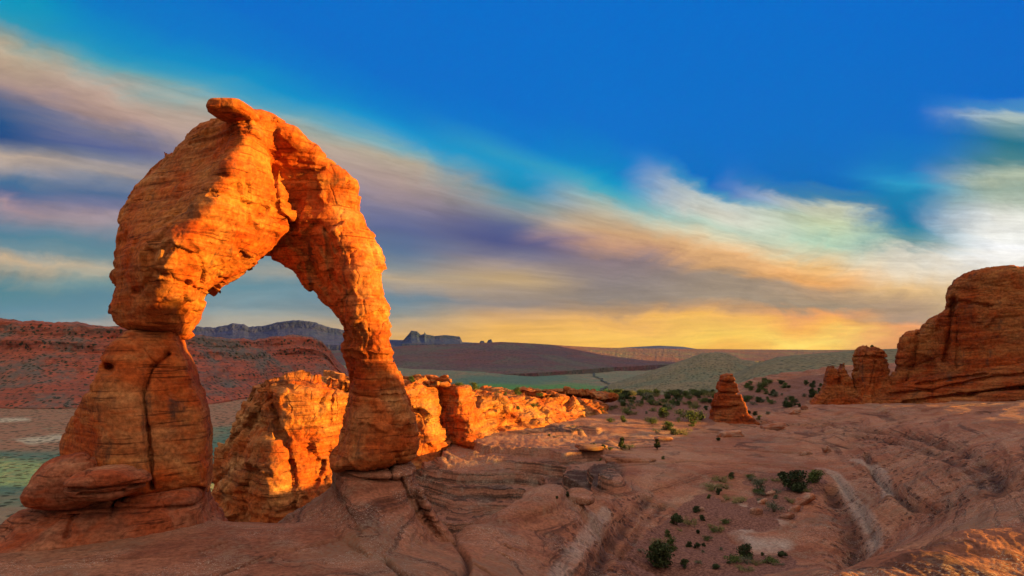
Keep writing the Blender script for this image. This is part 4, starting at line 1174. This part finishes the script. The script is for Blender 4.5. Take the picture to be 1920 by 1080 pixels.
strip('mesa', [(200, 622, 6200, 650, 5200), (300, 618, 6200, 648, 5200), (360, 612, 6200, 646, 5200), (400, 614, 6200, 646, 5200), (428, 609, 6200, 645, 5200), (436, 606, 6200, 645, 5200), (458, 608, 6200, 645, 5200), (466, 613, 6200, 645, 5200), (500, 610, 6200, 645, 5200), (520, 604, 6200, 645, 5200), (558, 600, 6200, 645, 5200), (590, 604, 6200, 645, 5200), (612, 612, 6200, 646, 5200), (650, 620, 6200, 648, 5200), (690, 630, 6200, 650, 5200), (740, 640, 6200, 652, 5200)],
      CLIFF_TOP, M_HAZEBLUE, 'blue far mesa with stepped top seen through the arch', 0.05, 111, 0.2, 500, 50, 600)
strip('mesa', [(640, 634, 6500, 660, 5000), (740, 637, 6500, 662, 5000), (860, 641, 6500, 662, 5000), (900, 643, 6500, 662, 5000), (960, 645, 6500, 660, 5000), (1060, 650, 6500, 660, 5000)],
      SOFT, M_HAZEBLUE, 'low blue bench under the far butte', 0.03, 117, 0.15, 300, 30, 600)
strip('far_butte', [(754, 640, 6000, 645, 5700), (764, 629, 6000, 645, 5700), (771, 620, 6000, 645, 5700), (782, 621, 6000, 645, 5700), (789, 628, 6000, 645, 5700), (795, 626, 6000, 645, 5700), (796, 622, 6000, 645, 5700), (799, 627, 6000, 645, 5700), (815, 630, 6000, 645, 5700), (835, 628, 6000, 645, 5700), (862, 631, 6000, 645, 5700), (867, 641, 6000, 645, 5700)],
      CLIFF_TOP, M_HAZEBLUE, 'far purple butte with a knobbed top on the skyline', 0.04, 121, 0.12, 200, 30, 250)
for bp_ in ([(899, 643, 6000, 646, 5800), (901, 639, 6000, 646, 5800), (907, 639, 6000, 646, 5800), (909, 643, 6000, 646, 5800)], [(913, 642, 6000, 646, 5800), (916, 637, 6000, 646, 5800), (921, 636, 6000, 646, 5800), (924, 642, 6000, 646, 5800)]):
    strip('far_butte', bp_, CLIFF_TOP, M_HAZEBLUE, 'tiny block of rock on the far skyline', 0.05, 127 + int(bp_[0][0]), 0.1, 40, 16, 90)
strip('mesa', [(560, 662, 3200, 716, 1900), (700, 655, 3200, 715, 1900), (760, 648, 3200, 718, 1850), (830, 646, 3200, 712, 1950), (880, 644, 3200, 706, 2100), (940, 641, 3200, 702, 2200), (1000, 644, 3300, 700, 2200), (1060, 648, 3500, 696, 2400), (1130, 652, 3800, 690, 2700), (1240, 654, 4200, 684, 3100), (1400, 656, 4600, 678, 3500), (1520, 657, 4800, 674, 3600), (1800, 655, 5000, 672, 3800)],
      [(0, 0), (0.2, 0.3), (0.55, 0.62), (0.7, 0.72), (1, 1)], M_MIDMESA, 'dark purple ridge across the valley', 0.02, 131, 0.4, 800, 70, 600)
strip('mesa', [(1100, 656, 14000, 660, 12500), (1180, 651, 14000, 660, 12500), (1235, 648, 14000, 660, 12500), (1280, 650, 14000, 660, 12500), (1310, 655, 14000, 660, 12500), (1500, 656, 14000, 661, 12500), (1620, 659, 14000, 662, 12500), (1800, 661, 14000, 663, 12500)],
      SOFT, M_HAZEBLUE, 'pale blue mesa at the far horizon', 0.03, 137, 0.1, 200, 20, 900)
strip('hill', [(1140, 735, 1500, 738, 1350), (1200, 712, 1550, 740, 1250), (1250, 692, 1600, 742, 1150), (1290, 676, 1650, 742, 1100), (1315, 665, 1650, 742, 1100), (1345, 662, 1650, 742, 1100), (1362, 664, 1650, 742, 1100), (1390, 678, 1650, 742, 1100), (1430, 686, 1650, 742, 1100), (1500, 700, 1600, 742, 1100), (1600, 720, 1500, 742, 1100)],
      [(0, 0), (0.3, 0.42), (0.75, 0.72), (1, 1)], M_HILL, 'grey green knob hill above the valley', 0.02, 141, 0.8, 400, 60, 300)
strip('hill', [(1370, 720, 900, 740, 700), (1420, 690, 980, 742, 640), (1460, 674, 1050, 744, 600), (1540, 665, 1100, 746, 560), (1620, 657, 1150, 748, 520), (1700, 654, 1200, 750, 500), (1800, 651, 1200, 750, 500), (2100, 640, 1200, 750, 500)],
      SOFT, M_HILL, 'sage dotted slope behind the rock towers', 0.008, 147, 0.22, 500, 70, 300)

# unseen ridge added far right of the frame to keep the sun off the valley
my = np.linspace(-100, 3050, 160)
mt = np.linspace(-1, 1, 24)
MY, MT = np.meshgrid(my, mt, indexing='ij')
MH = 640 * np.cos(MT * math.pi / 2) ** 0.8 * smooth01(-90, 10, MY) * (1 - smooth01(2900, 3060, MY)) * (1 + 0.12 * fbm(MY / 400, MT * 2, 0 * MT, 4, 151)) - 90
id_ = np.arange(MY.size).reshape(MY.shape)
q_ = np.stack([id_[:-1, :-1], id_[1:, :-1], id_[1:, 1:], id_[:-1, 1:]], -1).reshape(-1, 4)
tag(mesh_obj('added_shade_ridge', np.stack([2600 + MT * 500, MY, MH], -1).reshape(-1, 3), q_, M_REDMESA), 'unseen ridge added to shade the valley', None, None, 'structure')

# ------------------------------------------------------------------ plants
def leaf_cloud(n, seed, shape, leaf, wid, ht):
    """many small leaf faces in clumps"""
    r = np.random.RandomState(seed)
    nc = r.randint(8, 14)
    cl = []
    for _ in range(nc):
        a, rad = r.uniform(0, 2 * math.pi), math.sqrt(r.uniform(0, 1))
        zc = r.uniform(0.15, 1.0)
        if shape == 'cone':
            rad *= (1.05 - zc) * 0.8
        elif shape == 'dome':
            rad *= math.sqrt(max(0.08, 1 - (zc * 0.95) ** 2)) * 0.85
        else:
            zc = r.uniform(0.2, 0.8)
            rad *= 0.95
        cl.append((math.cos(a) * rad * wid / 2, math.sin(a) * rad * wid / 2, zc * ht * 0.85, r.uniform(0.13, 0.26) * (0.7 if shape == 'cone' else 1)))
    V, Fc = [], []
    for i in range(n):
        c = cl[r.randint(nc)]
        d = r.randn(3)
        d /= np.linalg.norm(d)
        rr = c[3] * wid * r.uniform(0.3, 1.15) * 1.25
        p = np.array(c[:3]) + d * rr * np.array([1, 1, 0.75])
        p[2] = max(0.02, p[2])
        a = r.randn(3)
        a /= np.linalg.norm(a)
        b = np.cross(a, r.randn(3))
        b /= np.linalg.norm(b)
        l = leaf * r.uniform(0.6, 1.5)
        k = len(V)
        V += [p - a * l, p + b * l * 0.45, p + a * l, p - b * l * 0.45]
        Fc.append((k, k + 1, k + 2, k + 3))
    return np.array(V), np.array(Fc)


def stem_mesh(seed, wid, ht, n=6):
    r = np.random.RandomState(seed)
    V, Fc = [], []
    for i in range(n):
        a = r.uniform(0, 2 * math.pi)
        p0 = np.array([r.uniform(-.05, .05) * wid, r.uniform(-.05, .05) * wid, -0.08 * ht])
        p2 = np.array([math.cos(a) * wid * r.uniform(.1, .35), math.sin(a) * wid * r.uniform(.1, .35), ht * r.uniform(.45, .8)])
        p1 = (p0 + p2) / 2 + np.array([r.uniform(-.06, .06) * wid, r.uniform(-.06, .06) * wid, 0])
        for j, (p, rad) in enumerate(((p0, .035), (p1, .024), (p2, .008))):
            for s in range(5):
                V.append(p + rad * wid * np.array([math.cos(s * 1.2566), math.sin(s * 1.2566), 0]))
        k = len(V) - 15
        for j in range(2):
            for s in range(5):
                Fc.append((k + j * 5 + s, k + j * 5 + (s + 1) % 5, k + (j + 1) * 5 + (s + 1) % 5, k + (j + 1) * 5 + s))
    return np.array(V), np.array(Fc)


L_DARK = leaf_mat('juniper_foliage', (0.022, 0.036, 0.016), (0.045, 0.065, 0.024))
L_GREEN = leaf_mat('green_scrub', (0.045, 0.075, 0.022), (0.085, 0.115, 0.034))
L_SAGE = leaf_mat('sage_scrub', (0.085, 0.10, 0.065), (0.13, 0.145, 0.095))
L_YELLOW = leaf_mat('yellow_scrub', (0.12, 0.12, 0.04), (0.19, 0.18, 0.07))
PROTO = {}
for kname, lm, shapes, nl, lf in (('dark', L_DARK, ('dome', 'dome', 'dome'), 1700, 0.06), ('green', L_GREEN, ('dome', 'low', 'dome'), 1100, 0.065), ('sage', L_SAGE, ('low', 'dome'), 800, 0.055), ('yellow', L_YELLOW, ('low', 'low'), 900, 0.055), ('cone', L_DARK, ('cone', 'cone'), 1500, 0.055)):
    lst = []
    for i, sh in enumerate(shapes):
        wid = 0.62 if sh == 'cone' else (1.1 if sh == 'dome' else 1.7)
        sd = 200 + i + 10 * len(PROTO)
        v, f = leaf_cloud(nl, sd, sh, lf, wid, 1.0)
        v2, f2 = stem_mesh(sd, wid, 1.0)
        lst.append((v, f, lm, v2, f2))
    PROTO[kname] = lst
PMESH = {}
rnd = random.Random(4)


def shrub(loc, h, kind, label, cat='bush', group=None, name='bush', widen=1.0):
    i = rnd.randrange(len(PROTO[kind]))
    key = (kind, i)
    o = empty(name, tuple(float(v) for v in loc))
    if key not in PMESH:
        v, f, lm, v2, f2 = PROTO[kind][i]
        cr = mesh_obj('crown', v, f, lm, o, (0, 0, 0), False)
        tr = mesh_obj('trunk', v2, f2, M_BARK, o, (0, 0, 0), True)
        PMESH[key] = (cr, tr)
    else:
        for src in PMESH[key]:
            c = src.copy()
            c.parent = o
            COL.objects.link(c)
    o.scale = (h * widen, h * widen, h)
    o.rotation_euler = (0, 0, rnd.uniform(0, 6.28))
    tag(o, label, cat, group)
    return o


def put(px, py, hp, kind, label, group=None, widen=1.0, cat='bush', name='bush'):
    p = hit(px, py)
    h = hp / F * p[1]
    p[2] -= 0.04 * h
    return shrub(p, h, kind, label, cat, group, name, widen)


BASIN = 'bushes in the sandy basin'
for px, py, hp, k, wd, lb in [
    (1232, 1068, 50, 'dark', 1.0, 'largest dark green juniper at the near edge of the basin'),
    (1494, 920, 42, 'dark', 1.1, 'big dark juniper on the stony mound in the basin'),
    (1532, 905, 26, 'green', 1.2, 'green bush on the mound right of the big juniper'),
    (1466, 903, 18, 'dark', 0.9, 'small round dark bush left of the big juniper on the mound'),
    (1424, 922, 28, 'sage', 0.8, 'grey green airy bush at the left end of the stony mound'),
    (1453, 962, 24, 'sage', 0.8, 'grey green bush low on the front of the stony mound'),
    (1372, 900, 14, 'dark', 0.8, 'dark bush at the right end of the upper yellow patch'),
    (1352, 903, 14, 'yellow', 1.3, 'yellow green low bush topmost in the basin'),
    (1335, 917, 14, 'yellow', 1.5, 'broad yellow bush left of the basin centre'),
    (1358, 916, 11, 'yellow', 1.2, 'yellow bush touching the small dark one below it'),
    (1347, 927, 13, 'dark', 0.8, 'small dark bush just below the broad yellow patch'),
    (1330, 936, 9, 'green', 1.0, 'little green tuft under the yellow patch'),
    (1360, 939, 11, 'yellow', 1.0, 'small yellow tuft beside the pale rock'),
    (1388, 943, 15, 'yellow', 1.2, 'wide yellow bush at the top of the pale rock floor'),
    (1306, 960, 13, 'dark', 1.0, 'dark bush on the upper left rim of the basin'),
    (1269, 986, 24, 'dark', 0.9, 'upright dark bush on the left side of the basin'),
    (1290, 984, 16, 'yellow', 1.0, 'yellow green bush right of the upright dark one'),
    (1315, 976, 12, 'dark', 0.8, 'small dark bush alone on red sand near the pale rock'),
    (1252, 1006, 14, 'green', 0.9, 'small green bush halfway down the left side'),
    (1236, 1024, 18, 'yellow', 1.0, 'yellowish bush above the largest juniper'),
    (1259, 1031, 24, 'green', 0.9, 'green bush above right of the largest juniper'),
    (1285, 1064, 16, 'dark', 0.9, 'dark bush right of the largest juniper'),
    (1291, 1026, 13, 'dark', 0.8, 'small dark bush in the middle of the red sand'),
    (1307, 1029, 11, 'dark', 1.1, 'low dark bush next to it on the red sand'),
    (1326, 1015, 10, 'green', 1.0, 'green tuft on the open sand'),
    (1308, 1001, 8, 'dark', 1.0, 'tiny dark tuft on the open sand'),
    (1349, 996, 13, 'yellow', 0.9, 'yellow green bush at the edge of pale rock and sand'),
    (1338, 1000, 9, 'green', 1.0, 'green tuft left of the yellow one at the pale rock edge'),
    (1361, 983, 10, 'green', 1.0, 'green tuft upper right at the pale rock edge'),
    (1400, 1047, 30, 'dark', 0.9, 'tall dark juniper near the bottom right of the basin'),
    (1376, 1056, 16, 'green', 1.1, 'green bush left of the tall dark juniper'),
    (1398, 1056, 13, 'sage', 1.1, 'grey bush in front of the tall dark juniper'),
    (1420, 1060, 11, 'yellow', 1.0, 'yellowish tuft right of the grey one'),
    (1445, 1058, 14, 'green', 1.3, 'low green bush toward the right end of the basin'),
    (1466, 1046, 12, 'dark', 1.4, 'dark low bush at the far right end of the basin'),
    (1352, 1032, 8, 'sage', 1.0, 'pale tuft in front of the sand slope'),
    (1430, 1043, 7, 'dark', 1.0, 'tiny dark tuft on rock by the round pothole'),
    (1344, 1068, 8, 'dark', 2.0, 'dark flat mat of plants at the bottom of the basin'),
    (1395, 1070, 8, 'yellow', 2.2, 'yellow flat mat of plants at the bottom of the basin'),
]:
    put(px, py, hp, k, lb, BASIN, wd)
r3 = random.Random(21)
for i in range(26):
    px, py = r3.uniform(1405, 1545), r3.uniform(892, 965)
    if py > 965 - abs(px - 1450) * 0.5 or px > 1550 - (py - 890) * 0.6:
        continue
    put(px, py, r3.uniform(6, 11), r3.choice(['sage', 'green', 'yellow', 'sage']), 'small tuft among the slabs of the stony mound', 'tufts on the stony mound', 1.2)
for i in range(30):
    px, py = r3.uniform(1200, 1480), r3.uniform(960, 1072)
    if poly_sdf([(1150, 1078), (1240, 985), (1300, 960), (1360, 1000), (1400, 1035), (1480, 1050), (1470, 1072)], np.array([px]), np.array([py]))[0] < 4:
        continue
    put(px, py, r3.uniform(4, 7), r3.choice(['sage', 'dark', 'yellow']), 'tiny tuft on the red sand of the basin', 'tiny tufts on the basin sand', 1.2)
MIDG = 'bushes on the slickrock terraces'
for px, py, hp, k, wd, lb in [
    (1166, 844, 27, 'cone', 1.1, 'dark pointed juniper left of a twin on the terrace'),
    (1233, 843, 23, 'cone', 1.1, 'dark pointed juniper right of its twin on the terrace'),
    (1180, 844, 14, 'sage', 0.9, 'bare grey bush at the foot of the left pointed juniper'),
    (1111, 844, 12, 'dark', 1.1, 'dark bush at the left end of the terrace row'),
    (1131, 843, 9, 'dark', 1.1, 'second dark bush from the left in the terrace row'),
    (1143, 844, 6, 'green', 1.0, 'third and smallest bush in the terrace row'),
    (1126, 864, 5, 'green', 1.0, 'tiny green tuft under the terrace row'),
    (1243, 862, 7, 'green', 1.0, 'tiny green bush below the right pointed juniper'),
    (1065, 934, 13, 'cone', 1.2, 'small dark bush on the rounded back of rock'),
    (1044, 937, 6, 'dark', 1.0, 'tiny tuft left of the bush on the rounded rock'),
    (1109, 941, 7, 'dark', 1.0, 'tiny tuft right of the bush on the rounded rock'),
    (1346, 827, 6, 'dark', 1.5, 'tuft under the ledge below the spire'),
    (1423, 788, 9, 'green', 1.0, 'green bush right of the foot of the spire'),
    (1415, 780, 9, 'dark', 1.0, 'dark bush right of the spire'),
    (1405, 777, 7, 'dark', 1.0, 'dark tuft touching the right foot of the spire'),
    (1440, 777, 7, 'sage', 1.4, 'pale bush well right of the spire'),
    (1030, 818, 5, 'dark', 1.0, 'lone dark tuft on the strata slope'),
]:
    put(px, py, hp, k, lb, MIDG, wd)
PLAT = 'scrub bushes on the sandy flat before the spire'
for px, py, hp, k, wd, lb in [
    (1245, 783, 22, 'green', 1.0, 'large round green bush in the middle of the sandy flat'),
    (1295, 792, 26, 'green', 0.9, 'tallest green bush on the sandy flat near the spire'),
    (1250, 808, 20, 'green', 1.1, 'wide green bush at the front of the sandy flat'),
    (1222, 796, 14, 'green', 1.0, 'green bush left of the wide front one'),
    (1168, 792, 14, 'green', 1.0, 'green bush at the left of the sandy flat front'),
    (1145, 792, 9, 'green', 1.0, 'leftmost little green bush of the sandy flat front'),
    (1278, 815, 14, 'yellow', 1.2, 'yellow green bush lowest on the sandy flat'),
    (1264, 815, 12, 'dark', 1.0, 'dark bush lowest on the sandy flat'),
    (1300, 800, 12, 'green', 1.1, 'green bush under the tallest one'),
    (1273, 791, 11, 'sage', 1.0, 'grey bush between the round and the tallest bush'),
    (1315, 788, 12, 'dark', 1.0, 'dark bush close to the left foot of the spire'),
    (1230, 812, 9, 'sage', 1.0, 'grey tuft at the front edge of the flat'),
]:
    put(px, py, hp, k, lb, PLAT, wd)
for px, py, hp, k, pl_, t_, lb in [
    (770, 716, 12, 'green', pc, -1.5, 'bush on the cliff top touching the right leg of the arch'),
    (823, 720, 5, 'green', pc, -1.5, 'tiny bush on the cliff top between two rock columns'),
    (862, 727, 11, 'green', pc, -1.5, 'bush on the lit cliff top, left of a larger one'),
    (888, 730, 15, 'green', pc, -1.5, 'larger bush on the lit cliff top'),
    (933, 742, 9, 'yellow', pc, -1.5, 'pale bush where the cliff top drops'),
    (947, 741, 7, 'green', pc, -1.5, 'small bush right of the pale one on the cliff top'),
    (971, 740, 15, 'green', pc, -1.5, 'tree-like bush above the middle of the low cliff'),
    (1012, 744, 8, 'green', pc, -2, 'bush at the left end of the low lit boulder hump'),
    (1034, 750, 10, 'green', pc, -2, 'bush right of the low lit hump'),
    (1058, 750, 9, 'yellow', pc, -2, 'yellow bush left of the last lit rocks of the cliff'),
    (970, 768, 8, 'green', pc, 3.0, 'bush on a ledge of the low cliff'),
    (1000, 764, 9, 'green', pc, 3.0, 'bush on a ledge right of the other ledge bush'),
    (602, 711, 6, 'green', pf, -1.5, 'tiny bush on top of the fin seen through the arch'),
    (1636, 654, 7, 'dark', pt, -1.0, 'tiny bush on top of the thick rock tower'),
]:
    sz_ = pl_.sz([(px, py)], t_)
    pw_ = pl_.world(np.array([[sz_[0, 0], sz_[0, 1], t_]]))[0]
    shrub(pw_, hp / F * pw_[1], k, lb, 'bush', None)
# dense band of scrub along the far edge of the flat and right of the spire
r2 = random.Random(9)
n_b = 0
while n_b < 215:
    px = r2.uniform(1010, 1345)
    py = r2.uniform(737, 780)
    if r2.random() < (py - 737) / 50 * 0.92:
        continue
    hp = r2.uniform(7, 14) * (1.0 if py < 755 else 0.8)
    put(px, py, hp, r2.choice(['green', 'green', 'yellow', 'dark', 'sage']), 'low bush in the dense scrub band on the skyline left of the spire', 'dense scrub band left of the spire', r2.uniform(0.9, 1.3))
    n_b += 1
n_b = 0
while n_b < 55:
    px = r2.uniform(1385, 1545)
    py = r2.uniform(718, 768)
    if py > 768 - (px - 1385) * 0.02 or (px > 1500 and py > 750):
        continue
    put(px, py, r2.uniform(5, 12), r2.choice(['green', 'green', 'dark', 'sage']), 'bush on the scrubby slope between the spire and the rock towers', 'bushes between the spire and the rock towers', r2.uniform(0.9, 1.3))
    n_b += 1

# ------------------------------------------------------------------ loose rocks
def boulder_mesh(seed, sx, sy, sz, n=28, amp=0.35):
    th = np.linspace(0, math.pi, n // 2)
    ph = np.linspace(0, 2 * math.pi, n, endpoint=False)
    T_, P_ = np.meshgrid(th, ph, indexing='ij')
    d = np.stack([np.sin(T_) * np.cos(P_), np.sin(T_) * np.sin(P_), np.cos(T_)], -1)
    e = np.sign(d) * np.abs(d) ** 0.6
    r_ = 1 + amp * fbm(d[..., 0] * 1.2 + seed, d[..., 1] * 1.2, d[..., 2] * 1.2, 4, seed)
    V = e * r_[..., None] * np.array([sx, sy, sz]) / 2
    id2 = np.arange(V.shape[0] * n).reshape(-1, n)
    nx = np.roll(id2, -1, 1)
    q = np.stack([id2[:-1], id2[1:], nx[1:], nx[:-1]], -1).reshape(-1, 4)
    return V.reshape(-1, 3), q


v_, q_c = boulder_mesh(78, 1.55, 1.9, 0.52, 64, 0.16)
v_ = v_ + W(436, 209, 25.0)[None]
mesh_obj('capstone', v_, q_c, M_ARCH, arch, ARCH_O)
M_STONE = rock_mat('loose_stone', (0.33, 0.16, 0.105), (0.22, 0.095, 0.062), (0.40, 0.26, 0.19), 0.5, 0.8, 0.3)
for i, (px, py, wp, hp, rot, lb) in enumerate([
    (1505, 945, 46, 9, -0.55, 'long tilted slab on the stony mound in the basin'),
    (1487, 958, 26, 7, -0.4, 'short slab below the long tilted one'),
    (1430, 945, 20, 7, -0.3, 'pale flat stone at the left of the stony mound'),
    (1475, 972, 26, 8, -0.35, 'flat stone at the right foot of the mound'),
    (1418, 965, 22, 10, 0.0, 'brown boulder at the left foot of the mound'),
    (1445, 930, 18, 6, -0.3, 'small flat stone among bushes on the mound'),
    (1550, 848, 14, 11, -0.5, 'dark upright boulder on the slickrock right of the basin'),
    (1506, 854, 12, 6, 0.0, 'small dark boulder left of the upright one'),
    (1518, 853, 11, 5, 0.2, 'smaller dark boulder between the two'),
    (1508, 768, 12, 7, 0.0, 'boulder on the slickrock in front of the small tower'),
    (1490, 776, 20, 6, -0.5, 'thin tilted slab left of that boulder'),
    (1452, 806, 48, 9, -0.12, 'long low ridge rock with a dark shadow below the spire'),
    (1370, 818, 48, 9, -0.05, 'long rounded rock roll in front of the spire'),
    (1575, 758, 20, 8, 0.1, 'grey rubble block at the foot of the towers'),
    (1180, 866, 95, 10, 0.02, 'long rolled rock lip on the terrace below the junipers'),
    (1110, 846, 60, 8, 0.05, 'rounded rock hump under the terrace row of bushes'),
    (1085, 940, 60, 10, 0.1, 'broken rock lip on top of the rounded back'),
    (1245, 828, 30, 8, 0.0, 'small rounded rock hump right of the right pointed juniper'),
    (1317, 960, 10, 6, 0.0, 'grey stone beside a dark bush on the rim of the basin'),
    (1355, 612 + 330, 8, 5, 0.0, 'small stone at the top of the basin floor'),
]):
    p = hit(px, py)
    s = p[1] / F
    v, q = boulder_mesh(300 + i, wp * s, max(wp * s * 0.6, hp * s), hp * s * 1.5)
    c, sn = math.cos(-rot), math.sin(-rot)
    v = np.stack([v[:, 0] * c - v[:, 2] * sn, v[:, 1], v[:, 0] * sn + v[:, 2] * c], 1)
    o = mesh_obj('rock', v, q, M_STONE if wp < 50 else M_GROUND, None, (0, 0, 0))
    o.location = (float(p[0]), float(p[1]), float(p[2] + hp * s * 0.35))
    tag(o, lb, 'rock')

# ------------------------------------------------------------------ the evening air
hz = bpy.data.meshes.new('haze')
xs, ys, zs = (-9500, 9500), (-500, 15500), (-140, 640)
hv = [(x, y, z) for x in xs for y in ys for z in zs]
hz.from_pydata(hv, [], [(0, 1, 3, 2), (4, 6, 7, 5), (0, 4, 5, 1), (2, 3, 7, 6), (0, 2, 6, 4), (1, 5, 7, 3)])
hm = bpy.data.materials.new('haze')
hm.use_nodes = True
ht = NT(hm.node_tree)
ht.n.clear()
ho = ht.new('ShaderNodeOutputMaterial')
pv = ht.new('ShaderNodeVolumePrincipled')
pv.inputs['Color'].default_value = (0.35, 0.5, 1.0, 1)
pv.inputs['Density'].default_value = 0.000008
ht.l.new(pv.outputs[0], ho.inputs['Volume'])
hz.materials.append(hm)
ho_ = bpy.data.objects.new('haze', hz)
COL.objects.link(ho_)
tag(ho_, 'thin blue evening haze over the valley', None, None, 'stuff')
